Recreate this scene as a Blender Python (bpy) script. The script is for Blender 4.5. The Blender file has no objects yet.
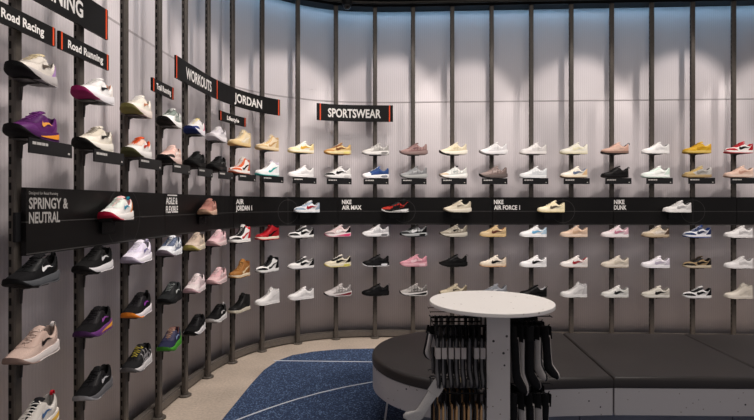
import bpy, bmesh, math, random
import numpy as np
from mathutils import Vector, Matrix

random.seed(7)
SC = bpy.context.scene
COL = SC.collection
PI = math.pi

# ---------------------------------------------------------------- camera, world, light, exposure
F_PX = 512.0
CAM_Z = 1.388
cd = bpy.data.cameras.new('camera')
cam = bpy.data.objects.new('camera', cd)
COL.objects.link(cam)
cam.location = (0, 0, CAM_Z)
cam.rotation_euler = (PI / 2, 0, 0)
cd.sensor_width = 36.0
cd.lens = 36.0 * F_PX / 754.0
cd.shift_y = -6.0 / 754.0
cd.clip_start = 0.02
SC.camera = cam

wd = bpy.data.worlds.new('store_ambient')
SC.world = wd
wd.use_nodes = True
wd.node_tree.nodes['Background'].inputs[0].default_value = (1.0, 0.93, 0.94, 1)
wd.node_tree.nodes['Background'].inputs[1].default_value = 0.29

SC.view_settings.view_transform = 'Standard'
SC.view_settings.look = 'None'
SC.view_settings.gamma = 1.0
SC.view_settings.use_curve_mapping = False
SC.view_settings.exposure = 0.0

SPOT_W = 48.0          # wall washing track spots
SPOT_COL = (1.0, 0.90, 0.84)
STRIP_W = 0.27          # added cool strips standing in for the backlit glow at the wall top
STRIP_COL = (0.32, 0.66, 1.0)
LOW_W = 112.0           # added softer fill spots for the lower shelves
TABLE_W = 24.0
CEIL_W = 60.0
FRONT_W = 38.0

# ---------------------------------------------------------------- plan of the curved wall: one point per post
U = 0.01036            # metres per unit
P_UNITS = [(-147.2, 123.5), (-145, 163), (-142.8, 202), (-140.6, 241.5), (-138.5, 280.6), (-136.4, 319.8), (-134.1, 357.5), (-130.6, 395.5),
           (-122.0, 432.0), (-104.5, 465.5), (-76.0, 491.1), (-40.7, 507.5), (-2.0, 512.0)]
for x, k in ((413, 1.001), (452.2, 1.005), (491.6, 1.0086), (531.2, 1.0125), (571.2, 1.0163), (611.6, 1.020), (651.6, 1.0237), (692.5, 1.0275), (733.5, 1.0315), (775, 1.0355), (817, 1.0395)):
    P_UNITS.append(((x - 377) / k, 512 / k))
PTS = np.array(P_UNITS) * U
S0 = -2                 # index of the first point above
NP_ = len(PTS)

def path(s):
    """point and unit direction of the post line at post number s"""
    t = s - S0
    i = int(min(max(math.floor(t), 0), NP_ - 2))
    f = t - i
    p1, p2 = PTS[i], PTS[i + 1]
    p0 = PTS[i - 1] if i > 0 else 2 * p1 - p2
    p3 = PTS[i + 2] if i + 2 < NP_ else 2 * p2 - p1
    m1, m2 = (p2 - p0) / 2, (p3 - p1) / 2
    f2, f3 = f * f, f * f * f
    p = (2 * f3 - 3 * f2 + 1) * p1 + (f3 - 2 * f2 + f) * m1 + (-2 * f3 + 3 * f2) * p2 + (f3 - f2) * m2
    d = (6 * f2 - 6 * f) * p1 + (3 * f2 - 4 * f + 1) * m1 + (-6 * f2 + 6 * f) * p2 + (3 * f2 - 2 * f) * m2
    d = d / np.linalg.norm(d)
    return p, d

def off(s, o):
    """point of the post line moved o metres into the room, and the direction along the wall"""
    p, d = path(s)
    return np.array([p[0] + d[1] * o, p[1] - d[0] * o]), d

def s_at_px(x, o=0.0):
    lo, hi = -1.0, 20.5
    for _ in range(50):
        m = (lo + hi) / 2
        q, _d = off(m, o)
        if 377 + F_PX * q[0] / q[1] < x: lo = m
        else: hi = m
    return (lo + hi) / 2

def floor_px(x, y):
    z = CAM_Z * F_PX / (y - 204.0)
    return ((x - 377) * z / F_PX, z)

# arc length table along the wall
_ss = np.linspace(-2, 20.9, 1200)
_pp = np.array([path(s)[0] for s in _ss])
_al = np.concatenate([[0], np.cumsum(np.linalg.norm(np.diff(_pp, axis=0), axis=1))])
def arc(s): return float(np.interp(s, _ss, _al))
def s_of_arc(a): return float(np.interp(a, _al, _ss))

# ---------------------------------------------------------------- lights
def aim(o, target):
    v = Vector(target) - o.location
    o.rotation_euler = v.to_track_quat('-Z', 'Y').to_euler()

def spot(name, loc, target, watts, size, blend, col, radius=0.04):
    l = bpy.data.lights.new(name, 'SPOT')
    l.energy = watts; l.spot_size = math.radians(size); l.spot_blend = blend; l.color = col; l.shadow_soft_size = radius
    o = bpy.data.objects.new(name, l); COL.objects.link(o)
    o.location = loc; aim(o, target)
    return o

def area(name, loc, target, watts, sx, sy, col):
    l = bpy.data.lights.new(name, 'AREA')
    l.shape = 'RECTANGLE'; l.size = sx; l.size_y = sy; l.energy = watts; l.color = col
    o = bpy.data.objects.new(name, l); COL.objects.link(o)
    o.location = loc; aim(o, target)
    return o

SPOTS = [-0.6, 1.6, 3.8, 6.0, 8.4, 10.9, 12.9, 15.7, 18.4, 20.6]
for i, s in enumerate(SPOTS):
    a, d = off(s, 0.80)
    b, d2 = off(max(s - 0.9, -2), 0.0)
    w = SPOT_W * (0.72 if s < 7 else 1.0) * (0.92 + 0.16 * ((i * 37) % 10) / 10.0)
    spot('track_and_fill_spot', (a[0] + d[0] * 0.15, a[1] + d[1] * 0.15, 3.72), (b[0], b[1], 1.70 + 0.12 * ((i * 13) % 3 - 1)), w, 54, 0.22, SPOT_COL, 0.07)
    a, d = off(s + 0.9, 1.7); b, _ = off(s + 0.2, 0.0)
    spot('track_and_fill_spot', (a[0], a[1], 3.75), (b[0], b[1], 0.62), LOW_W * (0.85 if s < 7 else 1.0), 44, 0.75, SPOT_COL, 0.12)  # added fill, aimed low to lift the lower wall
for s in np.arange(-1.5, 20.5, 1.0):
    a, d = off(s, -0.05)
    b, _ = off(s, -0.115)
    o = area('cool_glow_fill', (a[0], a[1], 3.42), (b[0], b[1], 2.9), STRIP_W, 0.38, 0.04, STRIP_COL)  # added lamp in place of the translucent panels' backlit glow
    z = Vector((a[0] - b[0], a[1] - b[1], 0.10)).normalized(); x = Vector((d[0], d[1], 0)); y = z.cross(x).normalized(); x = y.cross(z)
    o.rotation_euler = Matrix((x, y, z)).transposed().to_euler()
spot('table_spot_light', (0.9, 2.0, 3.8), (0.5, 2.4, 0.93), TABLE_W, 19, 0.5, SPOT_COL, 0.06)
spot('table_spot_light', (0.1, 3.0, 3.8), (0.55, 2.4, 0.93), TABLE_W * 0.7, 19, 0.5, SPOT_COL, 0.06)
area('overhead_fill_light', (1.0, 2.9, 3.9), (1.0, 2.9, 0), CEIL_W, 3.2, 0.8, (1.0, 0.93, 0.88))  # added overhead fill for general ambient, not a known fixture

area('overhead_fill_light', (1.0, 0.9, 3.9), (1.0, 0.9, 0), FRONT_W, 3.4, 1.6, (1.0, 0.93, 0.90))  # second added fill, brightens the bench fascia and stand column

# ---------------------------------------------------------------- materials
MATS = {}
def lin(c):
    if isinstance(c, str):
        c = c.lstrip('#'); c = tuple(int(c[i:i + 2], 16) / 255 for i in (0, 2, 4))
    return tuple((v / 12.92 if v <= 0.04045 else ((v + 0.055) / 1.055) ** 2.4) for v in c)

def mat(colr, kind='plain', rough=0.5, metal=0.0):
    key = (colr, kind, rough, metal)
    if key in MATS: return MATS[key]
    m = bpy.data.materials.new(kind); MATS[key] = m
    m.use_nodes = True
    nt = m.node_tree; b = nt.nodes['Principled BSDF']
    c = lin(colr)
    b.inputs['Base Color'].default_value = (*c, 1)
    b.inputs['Roughness'].default_value = rough
    b.inputs['Metallic'].default_value = metal
    N = nt.nodes.new; L = nt.links.new
    def tc(out='Object'):
        n = N('ShaderNodeTexCoord'); return n.outputs[out]
    def mixed(fac, c1, c2):
        mx = N('ShaderNodeMix'); mx.data_type = 'RGBA'
        L(fac, mx.inputs['Factor']); mx.inputs['A'].default_value = (*c1, 1); mx.inputs['B'].default_value = (*c2, 1)
        return mx.outputs['Result']
    def bump(h, strength, dist):
        bp = N('ShaderNodeBump'); bp.inputs['Strength'].default_value = strength; bp.inputs['Distance'].default_value = dist
        L(h, bp.inputs['Height']); L(bp.outputs[0], b.inputs['Normal'])
    def noise(scale, detail=3.0):
        n = N('ShaderNodeTexNoise'); n.inputs['Scale'].default_value = scale; n.inputs['Detail'].default_value = detail
        L(tc(), n.inputs['Vector']); return n.outputs[0]
    def ramp(x, a, bb):
        r = N('ShaderNodeMapRange'); r.inputs[1].default_value = a; r.inputs[2].default_value = bb; L(x, r.inputs[0]); return r.outputs[0]
    if kind in ('fabric', 'leather', 'rubber'): b.inputs['Specular IOR Level'].default_value = 0.16
    if kind == 'metal': b.inputs['Specular IOR Level'].default_value = 0.3
    if kind == 'board': b.inputs['Specular IOR Level'].default_value = 0.22
    if kind == 'fabric':
        b.inputs['Roughness'].default_value = 0.85
        n = noise(420, 2); bump(n, 0.35, 0.002)
        L(mixed(ramp(n, 0.35, 0.65), tuple(v * 0.86 for v in c), tuple(min(1, v * 1.08) for v in c)), b.inputs['Base Color'])
    elif kind == 'leather':
        b.inputs['Roughness'].default_value = 0.48
        bump(noise(260, 3), 0.18, 0.001)
    elif kind == 'rubber':
        b.inputs['Roughness'].default_value = 0.62
        bump(noise(150, 2), 0.12, 0.001)
    elif kind == 'flute':
        b.inputs['Roughness'].default_value = 0.42
        uv = tc('UV'); sp = N('ShaderNodeSeparateXYZ'); L(uv, sp.inputs[0])
        mu = N('ShaderNodeMath'); mu.operation = 'MULTIPLY'; mu.inputs[1].default_value = 2 * PI / 0.021; L(sp.outputs[0], mu.inputs[0])
        si = N('ShaderNodeMath'); si.operation = 'SINE'; L(mu.outputs[0], si.inputs[0])
        bump(si.outputs[0], 0.20, 0.0022)
        L(mixed(ramp(si.outputs[0], -1, 1), tuple(v * 0.95 for v in c), c), b.inputs['Base Color'])
    elif kind == 'terrazzo':       # pale solid surface with scattered chips
        def chips(scale, size, seed):
            v = N('ShaderNodeTexVoronoi'); v.inputs['Scale'].default_value = scale
            mp = N('ShaderNodeMapping'); mp.inputs['Location'].default_value = (seed, seed * 1.7, seed * 0.6); L(tc(), mp.inputs[0]); L(mp.outputs[0], v.inputs['Vector'])
            lt = N('ShaderNodeMath'); lt.operation = 'LESS_THAN'; lt.inputs[1].default_value = size; L(v.outputs['Distance'], lt.inputs[0])
            return lt.outputs[0], v.outputs['Color']
        f1, c1 = chips(15, 0.085, 3.1)
        f2, c2 = chips(32, 0.11, 9.7)
        sp = N('ShaderNodeSeparateColor'); L(c2, sp.inputs[0])
        gt = N('ShaderNodeMath'); gt.operation = 'GREATER_THAN'; gt.inputs[1].default_value = 0.55; L(sp.outputs[0], gt.inputs[0])
        fm = N('ShaderNodeMath'); fm.operation = 'MULTIPLY'; L(gt.outputs[0], fm.inputs[0]); L(f2, fm.inputs[1])
        pale = colr == 'ece7e1'
        a = mixed(fm.outputs[0], c, lin('d2c9c0' if pale else '8b7f74'))
        mx = N('ShaderNodeMix'); mx.data_type = 'RGBA'; L(f1, mx.inputs['Factor']); L(a, mx.inputs['A']); mx.inputs['B'].default_value = (*lin('b3a9a0' if pale else '3a3738'), 1)
        L(mx.outputs['Result'], b.inputs['Base Color'])
    elif kind == 'concrete':
        n1 = noise(2.2, 5); n2 = noise(60, 4)
        ad = N('ShaderNodeMath'); ad.operation = 'ADD'; L(n1, ad.inputs[0]); L(n2, ad.inputs[1])
        L(mixed(ramp(ad.outputs[0], 0.7, 1.3), tuple(v * 0.72 for v in c), tuple(min(1, v * 1.2) for v in c)), b.inputs['Base Color'])
        bump(n2, 0.05, 0.002)
    elif kind == 'carpet':
        v = N('ShaderNodeTexVoronoi'); v.inputs['Scale'].default_value = 130; L(tc(), v.inputs['Vector'])
        sp = N('ShaderNodeSeparateColor'); L(v.outputs['Color'], sp.inputs[0])
        r = N('ShaderNodeValToRGB'); L(sp.outputs[0], r.inputs[0])
        e = r.color_ramp.elements
        e[0].position = 0.0; e[0].color = (*tuple(x * 0.7 for x in c), 1); e[1].position = 0.72; e[1].color = (*tuple(x * 1.15 for x in c), 1)
        q = r.color_ramp.elements.new(0.96); q.color = (*lin('62799a'), 1)
        L(r.outputs[0], b.inputs['Base Color'])
        bump(noise(300, 2), 0.6, 0.004); b.inputs['Roughness'].default_value = 0.95
    elif kind == 'upholstery':
        n = noise(3.0, 3); n2 = noise(350, 2)
        bump(n2, 0.12, 0.001)
        L(mixed(ramp(n, 0.3, 0.7), tuple(v * 0.85 for v in c), tuple(v * 1.15 for v in c)), b.inputs['Base Color'])
    elif kind == 'metal':
        n = noise(40, 3)
        L(mixed(ramp(n, 0.3, 0.7), tuple(v * 0.88 for v in c), tuple(min(1, v * 1.1) for v in c)), b.inputs['Base Color'])
    elif kind == 'board':
        n = noise(5, 3)
        L(mixed(ramp(n, 0.3, 0.7), tuple(v * 0.9 for v in c), tuple(min(1, v * 1.1) for v in c)), b.inputs['Base Color'])
    return m

M_PANEL = mat('d6cfd1', 'flute')
M_POST = mat('544e48', 'metal', 0.45, 0.0)
M_SLOT = mat('0b0b0b', 'board', 0.7)
M_BLACK = mat('0c0b0b', 'board', 0.42)
M_SIGN = mat('131212', 'board', 0.5)
M_WHITE = mat('efece8', 'plain', 0.55)
M_GREYTXT = mat('a29f9b', 'plain', 0.5)
M_LINE = mat("3a3837", 'plain', 0.5)
M_ORANGE = mat('f0521f', 'plain', 0.45)
M_TERR = mat('c9c3c0', 'terrazzo', 0.42)
M_DARK = mat('121214', 'board', 0.6)

# ---------------------------------------------------------------- mesh helpers
class MB:
    def __init__(self): self.v = []; self.f = []; self.m = []
    def add(self, vs, fs, mi=0):
        n = len(self.v)
        self.v += [tuple(map(float, p)) for p in vs]
        self.f += [tuple(i + n for i in q) for q in fs]
        self.m += [mi] * len(fs)
    def box(self, c, s, mi=0, R=None):
        vs = [Vector((sx * s[0] / 2, sy * s[1] / 2, sz * s[2] / 2)) for sx in (-1, 1) for sy in (-1, 1) for sz in (-1, 1)]
        if R is not None: vs = [R @ v for v in vs]
        vs = [v + Vector(c) for v in vs]
        self.add(vs, [(0, 1, 3, 2), (4, 6, 7, 5), (0, 4, 5, 1), (2, 3, 7, 6), (0, 2, 6, 4), (1, 5, 7, 3)], mi)
    def grid(self, g, mi=0, closed_u=False, closed_v=False):
        g = np.asarray(g); n, k = g.shape[:2]
        fs = []
        for i in range(n if closed_u else n - 1):
            for j in range(k if closed_v else k - 1):
                a, b2 = i, (i + 1) % n; c, d = j, (j + 1) % k
                fs.append((a * k + c, b2 * k + c, b2 * k + d, a * k + d))
        self.add(g.reshape(-1, 3), fs, mi)
    def tube(self, pts, r, n=8, mi=0, cap=True):
        pts = [Vector(p) for p in pts]; rings = []
        up = Vector((0, 0, 1))
        for i, p in enumerate(pts):
            t = (pts[min(i + 1, len(pts) - 1)] - pts[max(i - 1, 0)]).normalized()
            a = t.cross(up)
            if a.length < 1e-3: a = t.cross(Vector((1, 0, 0)))
            a.normalize(); b = a.cross(t)
            rings.append([p + (a * math.cos(q) + b * math.sin(q)) * r for q in [2 * PI * j / n for j in range(n)]])
        m0 = len(self.v)
        self.grid([[tuple(v) for v in rg] for rg in rings], mi, closed_v=True)
        if cap:
            k = len(pts)
            self.f.append(tuple(m0 + j for j in range(n))[::-1]); self.m.append(mi)
            self.f.append(tuple(m0 + (k - 1) * n + j for j in range(n))); self.m.append(mi)
    def prism(self, outline, layers, mi=0):
        """stack of copies of a plan outline, each (inset, z); capped"""
        o = np.array(outline, float); n = len(o)
        nx = np.roll(o, -1, 0); pv = np.roll(o, 1, 0)
        area2 = np.sum(o[:, 0] * nx[:, 1] - nx[:, 0] * o[:, 1])
        e1 = o - pv; e2 = nx - o
        n1 = np.stack([e1[:, 1], -e1[:, 0]], 1); n2 = np.stack([e2[:, 1], -e2[:, 0]], 1)
        n1 /= np.linalg.norm(n1, axis=1)[:, None] + 1e-9; n2 /= np.linalg.norm(n2, axis=1)[:, None] + 1e-9
        nn = n1 + n2; nn /= (np.linalg.norm(nn, axis=1)[:, None] + 1e-9)
        cosv = np.clip(np.sum(nn * n1, axis=1), 0.5, 1)[:, None]
        nn = nn / cosv
        if area2 < 0: nn = -nn
        m0 = len(self.v)
        g = [[(p[0], p[1], z) for p in (o - nn * ins)] for ins, z in layers]
        self.grid(g, mi, closed_v=True)
        k = len(layers)
        self.f.append(tuple(m0 + j for j in range(n))[::-1]); self.m.append(mi)
        self.f.append(tuple(m0 + (k - 1) * n + j for j in range(n))); self.m.append(mi)
    def mesh(self, name, mats=(), smooth=False, weld=False, fix=True):
        me = bpy.data.meshes.new(name)
        me.from_pydata(self.v, [], self.f)
        for mm in mats: me.materials.append(mm)
        me.polygons.foreach_set('material_index', self.m)
        if weld or fix:
            bm = bmesh.new(); bm.from_mesh(me)
            if weld: bmesh.ops.remove_doubles(bm, verts=bm.verts, dist=1e-5)
            if fix: bmesh.ops.recalc_face_normals(bm, faces=bm.faces)
            bm.to_mesh(me); bm.free()
        if smooth:
            me.polygons.foreach_set('use_smooth', [True] * len(me.polygons))
            if smooth != 'all':
                me.set_sharp_from_angle(angle=math.radians(38))
        return me

def link(name, me, parent=None):
    o = bpy.data.objects.new(name, me); COL.objects.link(o)
    if parent is not None: o.parent = parent
    return o

def part(name, mb, mats, parent, smooth=False, **k):
    if not isinstance(mats, (list, tuple)): mats = [mats]
    return link(name, mb.mesh(name, mats, smooth, **k), parent)

def tag(o, label, cat, group=None, kind=None):
    o['label'] = label; o['category'] = cat
    if group: o['group'] = group
    if kind: o['kind'] = kind
    return o

def empty(name, loc=(0, 0, 0), rz=0.0):
    o = bpy.data.objects.new(name, None); COL.objects.link(o)
    o.empty_display_size = 0.05
    o.location = loc; o.rotation_euler = (0, 0, rz)
    return o

def struct(name, mb, mats, smooth=False, **k):
    o = part(name, mb, mats, None, smooth, **k); o['kind'] = 'structure'; return o

def ribbon(mb, sa, sb, o0, o1, z0, z1, n=None, mi=0):
    """solid strip that follows the wall: offsets o0..o1, heights z0..z1"""
    n = n or max(2, int(abs(sb - sa) * 5) + 1)
    g = []
    for s in np.linspace(sa, sb, n):
        a, _ = off(s, o0); b, _ = off(s, o1)
        g.append([(a[0], a[1], z0), (b[0], b[1], z0), (b[0], b[1], z1), (a[0], a[1], z1)])
    m0 = len(mb.v)
    mb.grid(g, mi, closed_v=True)
    k = len(g)
    mb.f.append((m0, m0 + 1, m0 + 2, m0 + 3)); mb.m.append(mi)
    mb.f.append(tuple(m0 + (k - 1) * 4 + j for j in (3, 2, 1, 0))); mb.m.append(mi)

ORD = ['first', 'second', 'third', 'fourth', 'fifth', 'sixth', 'seventh', 'eighth', 'ninth', 'tenth']
def post_name(c): return f'{ORD[c]} post from left' if c < 10 else f'{ORD[19 - c]} post from right'

# ---------------------------------------------------------------- the setting
Z_TOP = 3.40
def wall(name, sa, sb):
    n = int((sb - sa) * 8) + 1
    ss = np.linspace(sa, sb, n)
    me_v, me_f, uv = [], [], []
    for s in ss:
        q, _ = off(s, -0.115)
        me_v += [(q[0], q[1], 0.0), (q[0], q[1], Z_TOP + 0.1)]
        uv.append(arc(s))
    for i in range(n - 1): me_f.append((2 * i, 2 * i + 2, 2 * i + 3, 2 * i + 1))
    me = bpy.data.meshes.new(name); me.from_pydata(me_v, [], me_f); me.materials.append(M_PANEL)
    l = me.uv_layers.new(name='UVMap')
    for poly in me.polygons:
        for li in poly.loop_indices:
            vi = me.loops[li].vertex_index
            l.data[li].uv = (uv[vi // 2], me_v[vi][2])
    me.polygons.foreach_set('use_smooth', [True] * len(me.polygons))
    o = link(name, me); o['kind'] = 'structure'
    md = o.modifiers.new('thickness', 'SOLIDIFY'); md.thickness = 0.016; md.offset = -1
    return o
wall('wall_left', -2, 6.02)
wall('wall_back', 6.02, 20.9)

mb = MB(); mb.box((1.0, 2.3, -0.05), (7.0, 7.6, 0.1)); struct('floor', mb, mat('b9ab9c', 'concrete', 0.5))
mb = MB(); mb.box((1.0, 2.3, 4.05), (7.0, 7.6, 0.1)); struct('ceiling', mb, mat('1c1c1e', 'board', 0.8))
mb = MB(); ribbon(mb, -2, 20.9, -0.16, 0.03, Z_TOP + 0.02, 4.0); struct('trim_1', mb, M_DARK)          # dark header above the panels
mb = MB(); ribbon(mb, -2, 20.9, -0.114, -0.100, 0.0, 0.035); struct('baseboard_back', mb, mat('55504c', 'metal', 0.45, 0.3))
mb = MB(); ribbon(mb, -2, 20.9, -0.075, -0.024, 0.012, 0.062); ribbon(mb, -2, 20.9, -0.068, -0.031, 0.062, 0.07)
struct('trim_2', mb, mat('6b655f', 'metal', 0.4, 0.2))                                               # floor rail that ties the post feet
mb = MB(); ribbon(mb, -2, 20.9, -0.1148, -0.1143, 2.456, 2.470); struct('shadow_strip', mb, mat('b9b2b4', 'board', 0.5))   # thin strip tinted darker for the soft shadow line on the panels

# ceiling rail in front of the header
t = empty('ceiling_rail', (0, 0, 3.44)); tag(t, 'dark double pipe rail running along the top of the wall', 'rail')
for o_, z_, r_ in ((0.09, 0.0, 0.016), (0.16, 0.075, 0.020)):
    mb = MB(); mb.tube([(*off(s, o_)[0], z_) for s in np.linspace(-2, 20.9, 90)], r_, 8); part('pipe', mb, mat('3a3835', 'metal', 0.4, 0.6), t, 'all')
mb = MB()
for s in np.arange(0, 20.1, 1.0):
    q, d = off(s, 0.085)
    mb.box((q[0], q[1], 0.035), (0.02, 0.16, 0.012), 0, Matrix.Rotation(math.atan2(d[1], d[0]), 3, 'Z'))
part('clamp', mb, M_DARK, t)

# dome camera at the top of the wall
sx = s_at_px(347, 0.2); q, d = off(sx, 0.20)
t = empty('security_camera', (q[0], q[1], 3.36)); tag(t, 'small black dome camera hanging at the top of the curved wall', 'camera')
mb = MB(); mb.prism([(0.05 * math.cos(a), 0.05 * math.sin(a)) for a in np.linspace(0, 2 * PI, 20, endpoint=False)], [(0.01, 0.0), (0, 0.008), (0, 0.05)]); part('housing', mb, M_DARK, t, True)
mb = MB()
mb.grid([[(0.042 * math.cos(p) * math.cos(a), 0.042 * math.cos(p) * math.sin(a), -0.042 * math.sin(p)) for a in np.linspace(0, 2 * PI, 20, endpoint=False)] for p in np.linspace(0, PI / 2 - 0.02, 7)], closed_v=True)
part('dome', mb, mat('0c0c0e', 'plain', 0.12), t, 'all')
mb = MB(); mb.tube([(0, 0, 0.05), (0, 0, 0.10)], 0.012); part('stem', mb, M_DARK, t)

# ---------------------------------------------------------------- posts
def post_mesh():
    w, dd, h = 0.042, 0.034, 3.42
    mb = MB()
    c = 0.006
    out = [(-w / 2 + c, -dd / 2), (w / 2 - c, -dd / 2), (w / 2, -dd / 2 + c), (w / 2, dd / 2 - c), (w / 2 - c, dd / 2), (-w / 2 + c, dd / 2), (-w / 2, dd / 2 - c), (-w / 2, -dd / 2 + c)]
    mb.prism(out, [(0, 0.012), (0, h)])
    z = 0.16
    while z < h - 0.1:
        for sgn in (-1, 1):
            mb.box((sgn * w / 2, 0.004, z), (0.0016, 0.010, 0.030), 1)
        z += 0.052
    return mb.mesh('upright', [M_POST, M_SLOT])
def foot_mesh():
    mb = MB()
    mb.prism([(0.046 * math.cos(a), 0.046 * math.sin(a)) for a in np.linspace(0, 2 * PI, 24, endpoint=False)], [(0.0, 0.0), (0.0, 0.010), (0.003, 0.013), (0.02, 0.014), (0.021, 0.03)])
    return mb.mesh('foot', [M_POST], True)
PM, FM = post_mesh(), foot_mesh()
for c in range(-1, 21):
    p, d = path(c)
    o = empty('wall_post', (p[0], p[1], 0), math.atan2(d[1], d[0]))
    nm = post_name(c) if 0 <= c <= 19 else ''
    if c < 0 or c > 19:
        nm = 'outermost post beyond the ' + ('running signs' if c < 0 else 'far end shoes')
    tag(o, f'dark slotted steel wall post, {nm}', 'post', 'slotted wall posts')
    u_ = link('upright', PM, o); f_ = link('foot', FM, o)

# ---------------------------------------------------------------- lettering
def text_mesh(txt, height, width=None, bold=0.012, sx=1.0, spacing=1.0):
    cu = bpy.data.curves.new('t', 'FONT'); cu.body = txt; cu.size = 1.0; cu.offset = bold; cu.extrude = 0.0; cu.resolution_u = 3
    cu.space_character = spacing
    o = bpy.data.objects.new('t', cu); COL.objects.link(o)
    dg = bpy.context.evaluated_depsgraph_get(); dg.update()
    me = bpy.data.meshes.new_from_object(o.evaluated_get(dg))
    bpy.data.objects.remove(o); bpy.data.curves.remove(cu)
    v = np.array([x.co[:] for x in me.vertices])
    f = [tuple(p.vertices) for p in me.polygons]
    bpy.data.meshes.remove(me)
    cap = 0.729 if len(v) else 1
    v[:, 1] *= height / cap
    v[:, 0] -= v[:, 0].min()
    if width: v[:, 0] *= width / v[:, 0].max()
    else: v[:, 0] *= height / cap * sx
    return v, f

def wall_text(name, parent, txt, arc0, z, o_, height, material, width=None, bold=0.02, sx=0.72):
    """lettering bent onto the wall line, starting at arc length arc0, baseline z"""
    v, f = text_mesh(txt, height, width, bold, sx)
    mb = MB(); vs = []
    for x, y, _ in v:
        q, _d = off(s_of_arc(arc0 + x), o_); vs.append((q[0], q[1], z + y))
    mb.add(vs, f)
    return part(name, mb, material, parent, fix=False)

def px_arc(x, o_): return arc(s_at_px(x, o_))

# ---------------------------------------------------------------- category signs above the shoes
def wall_sign(label, x0, x1, z0, z1, txt, tx0, th, tw, ends='lr', stripe_w=0.012, bold=0.028, o_=0.05, tz=None, a_end=None, inset=0.010):
    sa, sb = s_at_px(x0, o_ + 0.012), s_at_px(x1, o_ + 0.012)
    root = empty('wall_sign', (0, 0, 0)); tag(root, label, 'sign', 'black category signs')
    mb = MB(); ribbon(mb, sa, sb, o_, o_ + 0.012, z0, z1, 14); board = part('sign_board', mb, M_SIGN, root)
    for e in ends:
        mb = MB()
        aa = arc(sa) + inset if e == 'l' else arc(sb) - inset - stripe_w
        ribbon(mb, s_of_arc(aa), s_of_arc(aa + stripe_w), o_ + 0.010, o_ + 0.0135, z0, z1, 2); part('edge_stripe', mb, M_ORANGE, board)
    mb = MB()
    for s in range(int(math.ceil(sa)), int(math.floor(sb)) + 1):
        mb = MB(); q, d = off(s, o_ * 0.5 + 0.008); mb.box((q[0], q[1], (z0 + z1) / 2), (0.03, o_ - 0.016, (z1 - z0) * 0.5), 0, Matrix.Rotation(math.atan2(d[1], d[0]), 3, 'Z'))
        part('mounting_bracket', mb, M_DARK, root)
    wall_text('lettering', board, txt, px_arc(tx0, o_ + 0.013) if a_end is None else px_arc(a_end, o_ + 0.013) - tw, tz if tz else (z0 + z1) / 2 - th / 2, o_ + 0.0135, th, M_WHITE, tw, bold)
    return root

HI0, HI1 = CAM_Z + 0.845, CAM_Z + 0.998     # big signs
LO0, LO1 = CAM_Z + 0.690, CAM_Z + 0.769     # small signs
def aw(xa, xb, o_=0.063): return px_arc(xb, o_) - px_arc(xa, o_)
wall_sign('large black sign with white lettering above the road running signs', -60, 108, HI0, HI1, 'RUNNING', 0, 0.076, 4.9 * aw(72.6, 83), 'r', a_end=83)
wall_sign('small black sign lettered Road Racing above the first post', -40, 55.5, LO0, LO1, 'Road Racing', 1, 0.036, aw(1, 44), 'r', 0.009, 0.030)
wall_sign('small black sign lettered Road Running above the second post', 59.5, 109, LO0, LO1, 'Road Running', 68, 0.036, aw(68, 103), 'lr', 0.009, 0.030)
wall_sign('small black sign lettered Trail Running above the fourth post', 152.5, 173.8, LO0, LO1, 'Trail Running', 156.5, 0.036, aw(156.5, 171), 'lr', 0.009, 0.030)
wall_sign('large black sign lettered WORKOUTS with orange ends', 176, 217.6, HI0, HI1, 'WORKOUTS', 186, 0.080, aw(186, 211.5), 'lr', inset=0.003)
wall_sign('large black curved sign joined to the end of the workouts sign', 218, 280, HI0, HI1, 'JORDAN', 234.5, 0.076, aw(234.5, 262), 'r')
wall_sign('small black sign lettered Lifestyle above the seventh post', 220, 246, LO0 - 0.005, LO1 - 0.005, 'Lifestyle', 227, 0.034, aw(227, 239), 'lr', 0.009, 0.030)
wall_sign('large black sign lettered SPORTSWEAR on the curved wall', 317, 393, HI0 - 0.003, HI1 + 0.013, 'SPORTSWEAR', 328, 0.088, aw(328, 381), 'lr', inset=0.030)

# ---------------------------------------------------------------- black display band
BZ0, BZ1, BZM = CAM_Z - 0.212, CAM_Z + 0.068, CAM_Z - 0.074
BO = 0.030
SEAMS = [s_at_px(25.5, BO + 0.02), s_at_px(165, BO + .02), s_at_px(236, BO + .02) - 0.1, s_at_px(338, BO + .02), 13.0, 16.0, 19.0, 20.9]
BTXT = [(('SPRINGY &', 'NEUTRAL'), 29, 0.047, (39, 31)), (('AGILE &', 'FLEXIBLE'), 166, 0.044, (11.5, 12)), (('AIR', 'JORDAN 1'), 236, 0.044, (8, 16)),
        (('NIKE', 'AIR MAX'), 342, 0.044, (9.5, 19.5)), (('NIKE', 'AIR FORCE 1'), 494, 0.044, (9.5, 26)), (('NIKE', 'DUNK'), 614, 0.044, (10.5, 12.5)), None]
BLAB = ['lettered in grey, leftmost of the band', 'between the springy section and the curve', 'on the curve below the lifestyle sign', 'below the sportswear sign',
        'behind the round table', 'with a white low shoe over the long bench', 'at the far end over the bench']
CIRC = [(124, 0.165), (288, 0.115), (404, 0.115), (563, 0.115), (693, 0.115)]
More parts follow.
